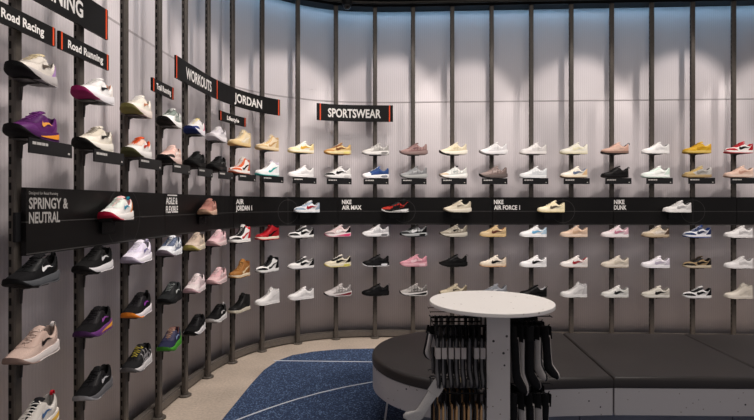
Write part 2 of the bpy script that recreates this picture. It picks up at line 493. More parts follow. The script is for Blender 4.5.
for i in range(len(SEAMS) - 1):
    sa, sb = SEAMS[i] + 0.006, SEAMS[i + 1] - 0.006
    root = empty('display_band', (0, 0, 0)); tag(root, 'black horizontal display panel ' + BLAB[i], 'display panel', 'black display band panels')
    mb = MB(); ribbon(mb, sa, sb, BO, BO + 0.020, BZM + 0.0025, BZ1); part('upper_panel', mb, M_BLACK, root)
    mb = MB(); ribbon(mb, sa, sb, BO, BO + 0.021, BZ0, BZM - 0.0025); part('lower_panel', mb, M_BLACK, root)
    mb = MB(); ribbon(mb, sa, sb, BO, BO + 0.0195, BZM - 0.0025, BZM + 0.0025); part('joint_strip', mb, M_LINE, root)
    mb = MB(); ribbon(mb, sa, sb, BO + 0.0205, BO + 0.0225, BZ0 + 0.004, BZ0 + 0.009); part('bottom_trim', mb, M_LINE, root)
    mb = MB()
    for s in range(int(math.ceil(sa)), int(math.floor(sb)) + 1):
        mb = MB(); q, d = off(s, 0.024); mb.box((q[0], q[1], BZM - 0.02), (0.07, 0.012, 0.12), 0, Matrix.Rotation(math.atan2(d[1], d[0]), 3, 'Z'))
        part('mounting_bracket', mb, M_DARK, root)
    for cx, cr in CIRC:
        sc = s_at_px(cx, BO + 0.022)
        if sa < sc < sb:
            mb = MB(); ac = arc(sc); zc = BZM - 0.0
            g = []
            for a in np.linspace(0, 2 * PI, 65):
                row = []
                for r in (cr - 0.0015, cr + 0.0015):
                    x_, z_ = r * math.cos(a), r * math.sin(a)
                    z_ = min(max(zc + z_, BZ0 + 0.002), BZ1 - 0.002)
                    q, _d = off(min(max(s_of_arc(ac + x_), sa), sb), BO + 0.0222); row.append((q[0], q[1], z_))
                g.append(row)
            mb.grid(g)
            ribbon(mb, s_of_arc(ac - 0.001), s_of_arc(ac + 0.001), BO + 0.0212, BO + 0.0222, BZ0 + 0.002, BZ1 - 0.002, 2)
            part('circle_graphic', mb, M_LINE, root, fix=False)
    if BTXT[i]:
        (l1, l2), x0, th, (w1, w2) = BTXT[i]
        o_ = BO + 0.0225
        a0 = px_arc(x0, o_); zt = BZ1 - (0.040 if i == 0 else 0.024) - th
        tm = M_GREYTXT if i == 0 else M_WHITE
        wall_text('lettering', root, l1, a0, zt, o_, th, tm, px_arc(x0 + w1, o_) - a0, 0.026)
        wall_text('lettering', root, l2, a0, zt - th * 1.28, o_, th, tm, px_arc(x0 + w2, o_) - a0, 0.026)
        if i == 0:
            wall_text('lettering', root, 'Designed for Road Running', a0, zt + th + 0.012, o_, 0.013, M_GREYTXT, px_arc(58, o_) - a0, 0.0)
        if i == 1:
            mb = MB(); ribbon(mb, s_of_arc(a0 + 0.02), s_of_arc(a0 + 0.16), o_, o_ + 0.0008, zt + th + 0.010, zt + th + 0.018); part('caption_line', mb, M_WHITE, root)

# ---------------------------------------------------------------- shoe shelves
ROWZ = {1: CAM_Z + 0.500, 2: CAM_Z + 0.262, 3: CAM_Z - 0.331, 4: CAM_Z - 0.633, 5: CAM_Z - 0.931}
ROWN = {1: 'top row', 2: 'second row', 3: 'third row', 4: 'fourth row', 5: 'bottom row'}
SHOE_OFF = 0.076
def shelf_meshes():
    mb = MB()   # tray: local y<0 points into the room; top at z=0
    hw, y0, y1, r = 0.062, -0.104, -0.030, 0.010
    out = []
    for cx, cy, a0 in ((hw - r, y1 - r, 0), (-hw + r, y1 - r, 90), (-hw + r, y0 + r, 180), (hw - r, y0 + r, 270)):
        for k in range(4):
            a = math.radians(a0 + k * 30); out.append((cx + r * math.cos(a), cy + r * math.sin(a)))
    mb.prism(out, [(0.001, -0.005), (0, -0.004), (0, -0.001), (0.001, -0.0002)])
    tray = mb.mesh('tray', [mat('4a4745', 'metal', 0.5, 0.3)])
    mb = MB()
    prof = [(-0.0235, -0.075), (-0.0235, -0.005), (-0.100, -0.005), (-0.100, -0.010), (-0.05, -0.012), (-0.032, -0.020), (-0.028, -0.075)]
    g = [[(x, y, z) for (y, z) in prof] for x in (-0.004, 0.004)]
    mb.grid(g, closed_v=True); n = len(prof); mb.f.append(tuple(range(n))); mb.f.append(tuple(range(n, 2 * n))[::-1]); mb.m += [0, 0]
    br = mb.mesh('bracket', [mat('34312f', 'metal', 0.5, 0.2)])
    mb = MB(); mb.box((0.004, -0.151, -0.035), (0.252, 0.006, 0.059)); mb.box((0.004, -0.132, -0.0078), (0.10, 0.035, 0.003))
    lp = mb.mesh('label_plate', [mat('1a1a1b', 'board', 0.4)])
    mb = MB()
    for k, (x, w) in enumerate(((-0.106, 0.02), (-0.083, 0.026), (-0.054, 0.018), (-0.033, 0.013))): mb.box((x + w / 2, -0.1546, -0.024), (w, 0.0012, 0.011))
    mb.box((0.108, -0.1546, -0.048), (0.012, 0.0012, 0.008))
    pr = mb.mesh('lettering', [mat('b9b6b2', 'plain', 0.5)])
    return tray, br, lp, pr
TRAY, BRK, LPL, LPR = shelf_meshes()
def make_shelf(c, row):
    p, d = path(c)
    o = empty('shoe_shelf', (p[0], p[1], ROWZ[row] - 0.0005), math.atan2(d[1], d[0]))
    tag(o, f'small black shelf holding one shoe, {ROWN[row]}, {post_name(c)}', 'shelf', 'small shoe shelves on the posts')
    link('tray', TRAY, o); link('bracket', BRK, o)
    if row == 2: pl_ = link('label_plate', LPL, o); link('lettering', LPR, pl_)
for c in range(20):
    for row in ROWZ: make_shelf(c, row)

# ---------------------------------------------------------------- shoes
def pc(xs, ys):
    """monotone cubic through the table"""
    xs = np.array(xs, float); ys = np.array(ys, float)
    h = np.diff(xs); dl = np.diff(ys) / h
    m = np.zeros(len(xs)); m[0] = dl[0]; m[-1] = dl[-1]
    for i in range(1, len(xs) - 1):
        m[i] = 0 if dl[i - 1] * dl[i] <= 0 else 2 * dl[i - 1] * dl[i] / (dl[i - 1] + dl[i])
    def f(u):
        i = int(min(max(np.searchsorted(xs, u, 'right') - 1, 0), len(xs) - 2)); t = (u - xs[i]) / h[i]
        return ((2 * t**3 - 3 * t**2 + 1) * ys[i] + (t**3 - 2 * t**2 + t) * h[i] * m[i] + (-2 * t**3 + 3 * t**2) * ys[i + 1] + (t**3 - t**2) * h[i] * m[i + 1])
    return f

UW = [0, .008, .03, .07, .13, .22, .35, .5, .65, .77, .86, .92, .96, .985, 1]
WID = pc(UW, [0.0, .011, .020, .0275, .0325, .035, .0350, .0385, .0455, .0475, .0445, .0375, .0285, .0175, .0])
WTOP = pc([0, .015, .05, .12, .22, .30, .36, .41, .5, .6, .66, .70, 1.0], [0, .010, .018, .0235, .0245, .0225, .0185, .0125, .0095, .007, .004, 0, 0])
STY = {
 'low': dict(L=.268, zt=pc([0, .04, .1, .18, .27, .35, .42, .5, .6, .7, .8, .9, 1], [.093, .095, .083, .069, .074, .096, .101, .090, .075, .063, .056, .052, .048]),
             z1=pc([0, .3, .7, 1], [.031, .029, .026, .028]), z0=pc([0, .08, .7, .88, 1], [.004, 0, 0, .003, .012]), tong=.021, flare=.0035, heel=0.0),
 'high': dict(L=.262, zt=pc([0, .05, .14, .22, .29, .34, .40, .47, .56, .66, .76, .88, 1], [.124, .129, .123, .125, .136, .136, .116, .095, .077, .063, .056, .052, .048]),
             z1=pc([0, .3, .7, 1], [.032, .030, .027, .030]), z0=pc([0, .08, .7, .88, 1], [.003, 0, 0, .003, .012]), tong=.020, flare=.0035, heel=0.0),
 'run': dict(L=.276, zt=pc([0, .04, .1, .18, .27, .35, .42, .5, .6, .7, .8, .9, 1], [.106, .108, .090, .074, .080, .104, .108, .096, .082, .069, .059, .051, .046]),
             z1=pc([0, .08, .2, .4, .6, .8, .92, 1], [.046, .046, .040, .034, .031, .031, .034, .040]), z0=pc([0, .05, .14, .6, .76, .9, 1], [.016, .006, 0, 0, .003, .013, .027]), tong=.020, flare=.006, heel=.010),
 'air': dict(L=.272, zt=pc([0, .04, .1, .18, .27, .35, .42, .5, .6, .7, .8, .9, 1], [.100, .102, .086, .071, .077, .100, .104, .093, .080, .067, .057, .051, .046]),
             z1=pc([0, .1, .3, .5, .7, .9, 1], [.043, .042, .038, .033, .029, .029, .033]), z0=pc([0, .06, .14, .7, .86, 1], [.008, .002, 0, 0, .005, .017]), tong=.021, flare=.005, heel=.006),
}
def surf(st, u, v, side, lift=0.0):
    """point on the upper: u heel to toe, v sole edge to top line"""
    T = STY[st]
    def P(u, v):
        u = min(max(u, 0.0), 1.0)
        w = WID(u); z1 = T['z1'](u) - 0.004
        zt = T['zt'](u)
        e = 1.0
        if u > .86: e = math.sqrt(max(0, 1 - ((u - .86) / .14) ** 2))
        zt = z1 + (zt - z1) * (0.18 + 0.82 * e)
        wt = min(WTOP(u), w * .86)
        a = v * PI / 2
        ky, kz = (0.62, 0.95) if u > .45 else (0.62 + 0.5 * (.45 - u), 0.95)
        y = wt + (w - wt) * max(math.cos(a), 0) ** ky
        if u < .36: y += 0.0035 * math.sin(PI * min(v * 1.05, 1)) * min(1, u / .1)
        z = z1 + (zt - z1) * math.sin(a) ** kz
        return np.array([T['L'] * (u - .5), side * y, z])
    p = P(u, v)
    if lift:
        e = 0.004
        du = P(min(u + e, 1), v) - P(max(u - e, 0), v); dv = P(u, min(v + e, 1)) - P(u, max(v - e, 0))
        n = np.cross(du, dv); l = np.linalg.norm(n)
        if l > 1e-12:
            n = n / l
            if n[1] * side + n[2] * 0.3 < 0: n = -n
            p = p + n * lift
    return p

US = [0, .004, .012, .025, .045, .07, .1, .14, .18, .22, .26, .3, .34, .38, .42, .46, .5, .54, .58, .62, .66, .70, .74, .78, .82, .86, .89, .92, .945, .965, .98, .991, .997, 1]
VS = [0, .12, .25, .38, .5, .62, .74, .84, .92, .97, 1]
def patch(mb, st, u0, u1, vlo, vhi, lift, nu=12, nv=6, sides=(-1, 1)):
    for side in sides:
        g = []
        for u in np.linspace(u0, u1, nu):
            a = vlo(u) if callable(vlo) else vlo; b = vhi(u) if callable(vhi) else vhi
            g.append([surf(st, u, v, side, lift) for v in np.linspace(a, b, nv)])
        mb.grid(g)
TICK_LO = [(.485, .66), (.535, .52), (.575, .38), (.590, .26), (.568, .15), (.515, .10), (.44, .13), (.35, .23), (.24, .40), (.08, .70)]
TICK_UP = [(.485, .66), (.520, .56), (.535, .47), (.530, .40), (.512, .355), (.48, .335), (.43, .345), (.35, .39), (.24, .49), (.08, .70)]
def smooth_pts(pts, n):
    t = np.arange(len(pts)); fx, fy = pc(t, [p[0] for p in pts]), pc(t, [p[1] for p in pts])
    return [(fx(q), fy(q)) for q in np.linspace(0, len(pts) - 1, n)]

SHOE = {}
def build_shoe_meshes(st):
    T = STY[st]; D = {}
    # upper
    mb = MB()
    for side in (-1, 1):
        mb.grid([[surf(st, u, v, side) for v in VS] for u in US])
    D['upper'] = mb.mesh('upper', [M_WHITE], 'all', weld=True)
    # lining: rim, inside walls and insole of the collar opening
    mb = MB()
    for side in (-1, 1):
        g = []
        for u in [.012, .025, .045, .07, .1, .14, .18, .22, .26, .3, .34, .38, .42]:
            p = surf(st, u, 1, side); x, y, z = p
            yi = max(abs(y) - .0045, .001)
            g.append([(x, y, z - .0005), (x, side * max(abs(y) - .0012, .001), z + .0022), (x, side * yi, z - .001), (x, side * yi * .98, z - .02), (x, side * yi * .95, T['z1'](u) + .018), (x, 0, T['z1'](u) + .016)])
        mb.grid(g)
    D['lining'] = mb.mesh('lining', [M_WHITE], 'all', weld=True)
    # midsole and outsole
    def loft(mb, zlo, zhi, fl, us=US, grow=0.0):
        g = []
        for u in us:
            w = WID(u); w = w + fl * min(1, w / .02) + (fl * (1 - min(1, u / .12)) * 0.5 if u < .12 else 0)
            ex = T['heel'] * max(0, 1 - u / .2) + .004 * max(0, (u - .8) / .2)
            x = T['L'] * (u - .5) + (-T['heel'] * max(0, 1 - u / .2) if u < .2 else .004 * max(0, (u - .8) / .2))
            a, b = zlo(u), zhi(u); h = b - a
            g.append([(x, 0, a), (x, w * .86, a), (x, w * .97, a + h * .12), (x, w * 1.0, a + h * .35), (x, w * .985, a + h * .8), (x, w * .95, b), (x, w * .5, b), (x, 0, b),
                      (x, -w * .5, b), (x, -w * .95, b), (x, -w * .985, a + h * .8), (x, -w, a + h * .35), (x, -w * .97, a + h * .12), (x, -w * .86, a)])
        m0 = len(mb.v); mb.grid(g, closed_v=True)
    zo = lambda u: T['z0'](u) + .0055 + (.016 * max(0, (u - .80) / .20) if st in ('run', 'air') else .004 * max(0, (u - .9) / .1))
    mb = MB(); loft(mb, lambda u: T['z0'](u) + .003, lambda u: T['z1'](u), T['flare']); D['midsole'] = mb.mesh('midsole', [M_WHITE], True, weld=True)
    front = [.64, .67] + [u for u in US if u > .68]
    mb = MB(); loft(mb, T['z0'], zo, T['flare'] + .0014, front if st == 'run' else US)
    if st == 'run': mb.f.append(tuple(range(14))); mb.m.append(0)
    D['outsole'] = mb.mesh('outsole', [M_WHITE], True, weld=True)
    mb = MB(); loft(mb, T['z0'], lambda u: T['z0'](u) + .005, T['flare'] + .0010, [u for u in US if u < .62] + [.64])
    mb.f.append(tuple(len(mb.v) - 14 + j for j in range(14))); mb.m.append(0)
    D['heel_outsole'] = mb.mesh('heel_outsole', [M_WHITE], True, weld=True)
    # sole stripe (a coloured wedge along the midsole)
    mb = MB()
    for side in (-1, 1):
        g = []
        for u in np.linspace(.01, .62, 18):
            w = WID(u); w = w + T['flare'] * min(1, w / .02) + (T['flare'] * (1 - min(1, u / .12)) * .5 if u < .12 else 0) + .0012
            x = T['L'] * (u - .5) + (-T['heel'] * max(0, 1 - u / .2) if u < .2 else 0)
            a = T['z0'](u) + .008; b = T['z1'](u) - .003
            k = 1 - (u / .62) ** 1.5
            lo = a + (b - a) * .15; hi = lo + (b - a) * (.08 + .62 * k)
            g.append([(x, side * w * .985, lo), (x, side * w, (lo + hi) / 2), (x, side * w * .985, hi)])
        mb.grid(g)
    D['sole_stripe'] = mb.mesh('sole_stripe', [M_WHITE], 'all')
    # air windows
    mb = MB()
    for side in (-1, 1):
        for (ua, ub) in ((.06, .30),) if st == 'air' else ((.05, .14), (.17, .27), (.62, .70)):
            g = []
            for i, u in enumerate(np.linspace(ua, ub, 9)):
                w = WID(u) + T['flare'] * 1.0 + .0016; x = T['L'] * (u - .5) - T['heel'] * max(0, 1 - u / .2)
                a = T['z0'](u); h = T['z1'](u) - a; e = math.sqrt(max(0, 1 - (2 * i / 8 - 1) ** 4))
                g.append([(x, side * w, a + h * (.47 + k * .27 * e)) for k in (-1, 0, 1)])
            mb.grid(g)
    D['air_window'] = mb.mesh('air_window', [M_WHITE], 'all')
    # overlays
    mb = MB(); top = pc([.62, .70, .78, .86, .93, 1], [.04, .34, .54, .62, .68, .72]); patch(mb, st, .62, .997, 0, top, .0016, 18, 7); D['toe_overlay'] = mb.mesh('toe_overlay', [M_WHITE], 'all')
    mb = MB(); patch(mb, st, .70, .94, lambda u: .40 + (0.15 if u > .8 else 0), .999, .0009, 12, 6); D['vamp'] = mb.mesh('vamp', [M_WHITE], 'all')
    eb = pc([.34, .42, .55, .66, .74], [.72, .52, .50, .52, .74]); mb = MB(); patch(mb, st, .34, .74, eb, .995, .0018, 16, 5); D['eyestay'] = mb.mesh('eyestay', [M_WHITE], 'all')
    hb = pc([0, .08, .16, .25], [.80, .74, .46, .03]); mb = MB(); patch(mb, st, .002, .25, 0, hb, .0018, 12, 5); D['heel_counter'] = mb.mesh('heel_counter', [M_WHITE], 'all')
    cb = pc([0, .1, .2, .34], [.62, .60, .64, .74]) if st == 'high' else pc([0, .1, .2, .34], [.84, .76, .74, .86])
    mb = MB(); patch(mb, st, .004, .345, cb, .99, .0021, 14, 4); D['collar'] = mb.mesh('collar', [M_WHITE], 'all')
    lo, up = smooth_pts(TICK_LO, 26), smooth_pts(TICK_UP, 26)
    mb = MB()
    vs = .72 if st == 'high' else 1.0
    if st == 'run':
        lo = [(.38 + (a - .36) * .58, .38 + (b - .36) * .62) for a, b in lo]; up = [(.38 + (a - .36) * .58, .38 + (b - .36) * .62) for a, b in up]
    for side in (-1, 1):
        mb.grid([[surf(st, a[0] + (b[0] - a[0]) * t, (a[1] + (b[1] - a[1]) * t) * vs, side, .0030) for t in (0, .5, 1)] for a, b in zip(lo, up)])
    D['tick_logo'] = mb.mesh('tick_logo', [M_WHITE], 'all')
    # tongue
    mb = MB(); topg, botg = [], []
    us = np.linspace(.69, .36, 12)
    for i, u in enumerate(us):
        f = i / 11
        z = T['zt'](u) + .0015 + T['tong'] * max(0, (f - .55) / .45) ** 1.3
        x = T['L'] * (u - .5) - .010 * max(0, (f - .7) / .3)
        hw = .008 + .013 * f
        row = [(x, hw * k, z - .006 * k * k) for k in (-1, -.6, 0, .6, 1)]
        topg.append(row); botg.append([(a - .003, b, c - .005) for a, b, c in row])
    g = [t + b[::-1] for t, b in zip(topg, botg)]
    mb.grid(g, closed_v=True); k = 10
    mb.f.append(tuple(range(k))); mb.f.append(tuple((len(g) - 1) * k + j for j in range(k))[::-1]); mb.m += [0, 0]
    D['tongue'] = mb.mesh('tongue', [M_WHITE], True)
    # laces
    mb = MB()
    n = 8 if st == 'high' else 6
    for i, u in enumerate(np.linspace(.645, .40, n)):
        wt = WTOP(u); zc = T['zt'](u) + .0035
        pts = []
        for k in np.linspace(-1, 1, 7):
            y = k * (wt + .009); q = surf(st, u, .93 if abs(k) > .9 else .985, 1 if k >= 0 else -1, .0035)
            pts.append((q[0] + .004 * k * (1 if i % 2 else -1), y, max(q[2], zc - .010 * k * k) + (.003 if abs(k) < .6 else 0)))
        mb.tube(pts, .0024, 6)
    x, z = T['L'] * (.385 - .5), T['zt'](.385) + .006
    for sgn in (-1, 1):
        mb.tube([(x, 0, z), (x + .008, sgn * .012, z + .004), (x + .016, sgn * .022, z - .004), (x + .010, sgn * .014, z - .004), (x, 0, z)], .0019, 6)
    D['laces'] = mb.mesh('laces', [M_WHITE], 'all')
    # heel pull tab
    mb = MB(); x0 = -T['L'] / 2; zt = T['zt'](0)
    g = []
    for a in np.linspace(-.3, PI + .3, 9):
        cx, cz = x0 - .001 + .010 * math.cos(a), zt + .002 + .015 * math.sin(a)
        g.append([(cx, -.006, cz), (cx, .006, cz), (cx * 1.0 + .0022 * -math.cos(a), .006, cz - .0022 * math.sin(a)), (cx + .0022 * -math.cos(a), -.006, cz - .0022 * math.sin(a))])
    mb.grid(g, closed_v=True); D['pull_tab'] = mb.mesh('pull_tab', [M_WHITE], True)
    # side ribs: a low band with curved fingers rising to the laces
    mb = MB()
    for side in (-1, 1):
        mb.grid([[surf(st, u, v, side, .0022) for v in (.0, .08, .16)] for u in np.linspace(.04, .68, 18)])
        for k in range(5):
            ub = .16 + .105 * k
            mb.grid([[surf(st, ub - .05 * math.sin(v * 2.6) + .035 * v + w_ * (1 - .45 * v), v, side, .0024) for w_ in (-.017, 0, .017)] for v in np.linspace(.10, .80, 9)])
    D['side_ribs'] = mb.mesh('side_ribs', [M_WHITE], 'all')
    # ankle strap (for the strapped high top)
    mb = MB()
    for side in (-1, 1): mb.grid([[surf(st, u, v, side, .0045) for v in np.linspace(.86 - .2 * (u - .05), .97 - .12 * (u - .05), 4)] for u in np.linspace(.004, .46, 16)])
    D['strap'] = mb.mesh('strap', [M_WHITE], 'all')
    SHOE[st] = D

FINISH = {'heel_outsole': 'rubber', 'upper': 'fabric', 'midsole': 'rubber', 'outsole': 'rubber', 'tongue': 'fabric', 'lining': 'fabric', 'laces': 'fabric', 'sole_stripe': 'rubber', 'air_window': 'rubber', 'pull_tab': 'fabric'}
PART_KEYS = {'up': 'upper', 'mid': 'midsole', 'out': 'outsole', 'ton': 'tongue', 'lin': 'lining', 'lac': 'laces', 'toe': 'toe_overlay', 'vam': 'vamp', 'eye': 'eyestay', 'heel': 'heel_counter',
             'col': 'collar', 'tick': 'tick_logo', 'stripe': 'sole_stripe', 'air': 'air_window', 'pull': 'pull_tab', 'strap': 'strap', 'rib': 'side_ribs', 'ro': 'heel_outsole'}
PARENT_OF = dict(side_ribs='upper', laces='tongue', toe_overlay='upper', vamp='upper', eyestay='upper', heel_counter='upper', collar='upper', tick_logo='upper', pull_tab='upper', strap='upper', sole_stripe='midsole', air_window='midsole')
CATN = {'low': 'low_top_sneaker', 'high': 'high_top_sneaker', 'run': 'running_shoe', 'air': 'cushioned_sneaker'}
for k in STY: build_shoe_meshes(k)

def dim(h, k):
    return ''.join('%02x' % int(int(h[i:i + 2], 16) * k) for i in (0, 2, 4))

def make_shoe(st, loc, rz, label, group, C_):
    o = empty(CATN[st], loc, rz)
    tag(o, label, 'shoe', group)
    C_ = dict(C_)
    u = C_['up']
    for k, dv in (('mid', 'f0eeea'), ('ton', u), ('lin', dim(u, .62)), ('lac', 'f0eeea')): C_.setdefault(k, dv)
    C_.setdefault('out', C_['mid'])
    if st == 'run': C_.setdefault('ro', dim(C_['mid'], .86))
    if st == 'high': C_.setdefault('col', dim(C_.get('heel', u), .92))
    C_.setdefault('eye', dim(u, .94))
    if st in ('low', 'high'):
        C_.setdefault('toe', u); C_.setdefault('heel', u); C_.setdefault('col', C_['heel'])
    made = {}
    def deep(h):      # the blacks of the photo are true blacks
        return dim(h, .62) if max(int(h[i:i + 2], 16) for i in (0, 2, 4)) < 0x44 else h
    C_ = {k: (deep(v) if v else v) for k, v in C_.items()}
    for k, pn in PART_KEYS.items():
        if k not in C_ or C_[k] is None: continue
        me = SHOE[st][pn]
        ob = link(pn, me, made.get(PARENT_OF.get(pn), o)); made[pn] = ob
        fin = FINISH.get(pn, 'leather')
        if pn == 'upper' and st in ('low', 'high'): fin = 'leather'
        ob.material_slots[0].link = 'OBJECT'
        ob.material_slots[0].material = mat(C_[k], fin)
    return o

WH, OW, CR, BK, GY, LG = 'f1efec', 'e3dfd8', 'e4d6bd', '1a1a1c', '8d8a88', 'c3c0be'
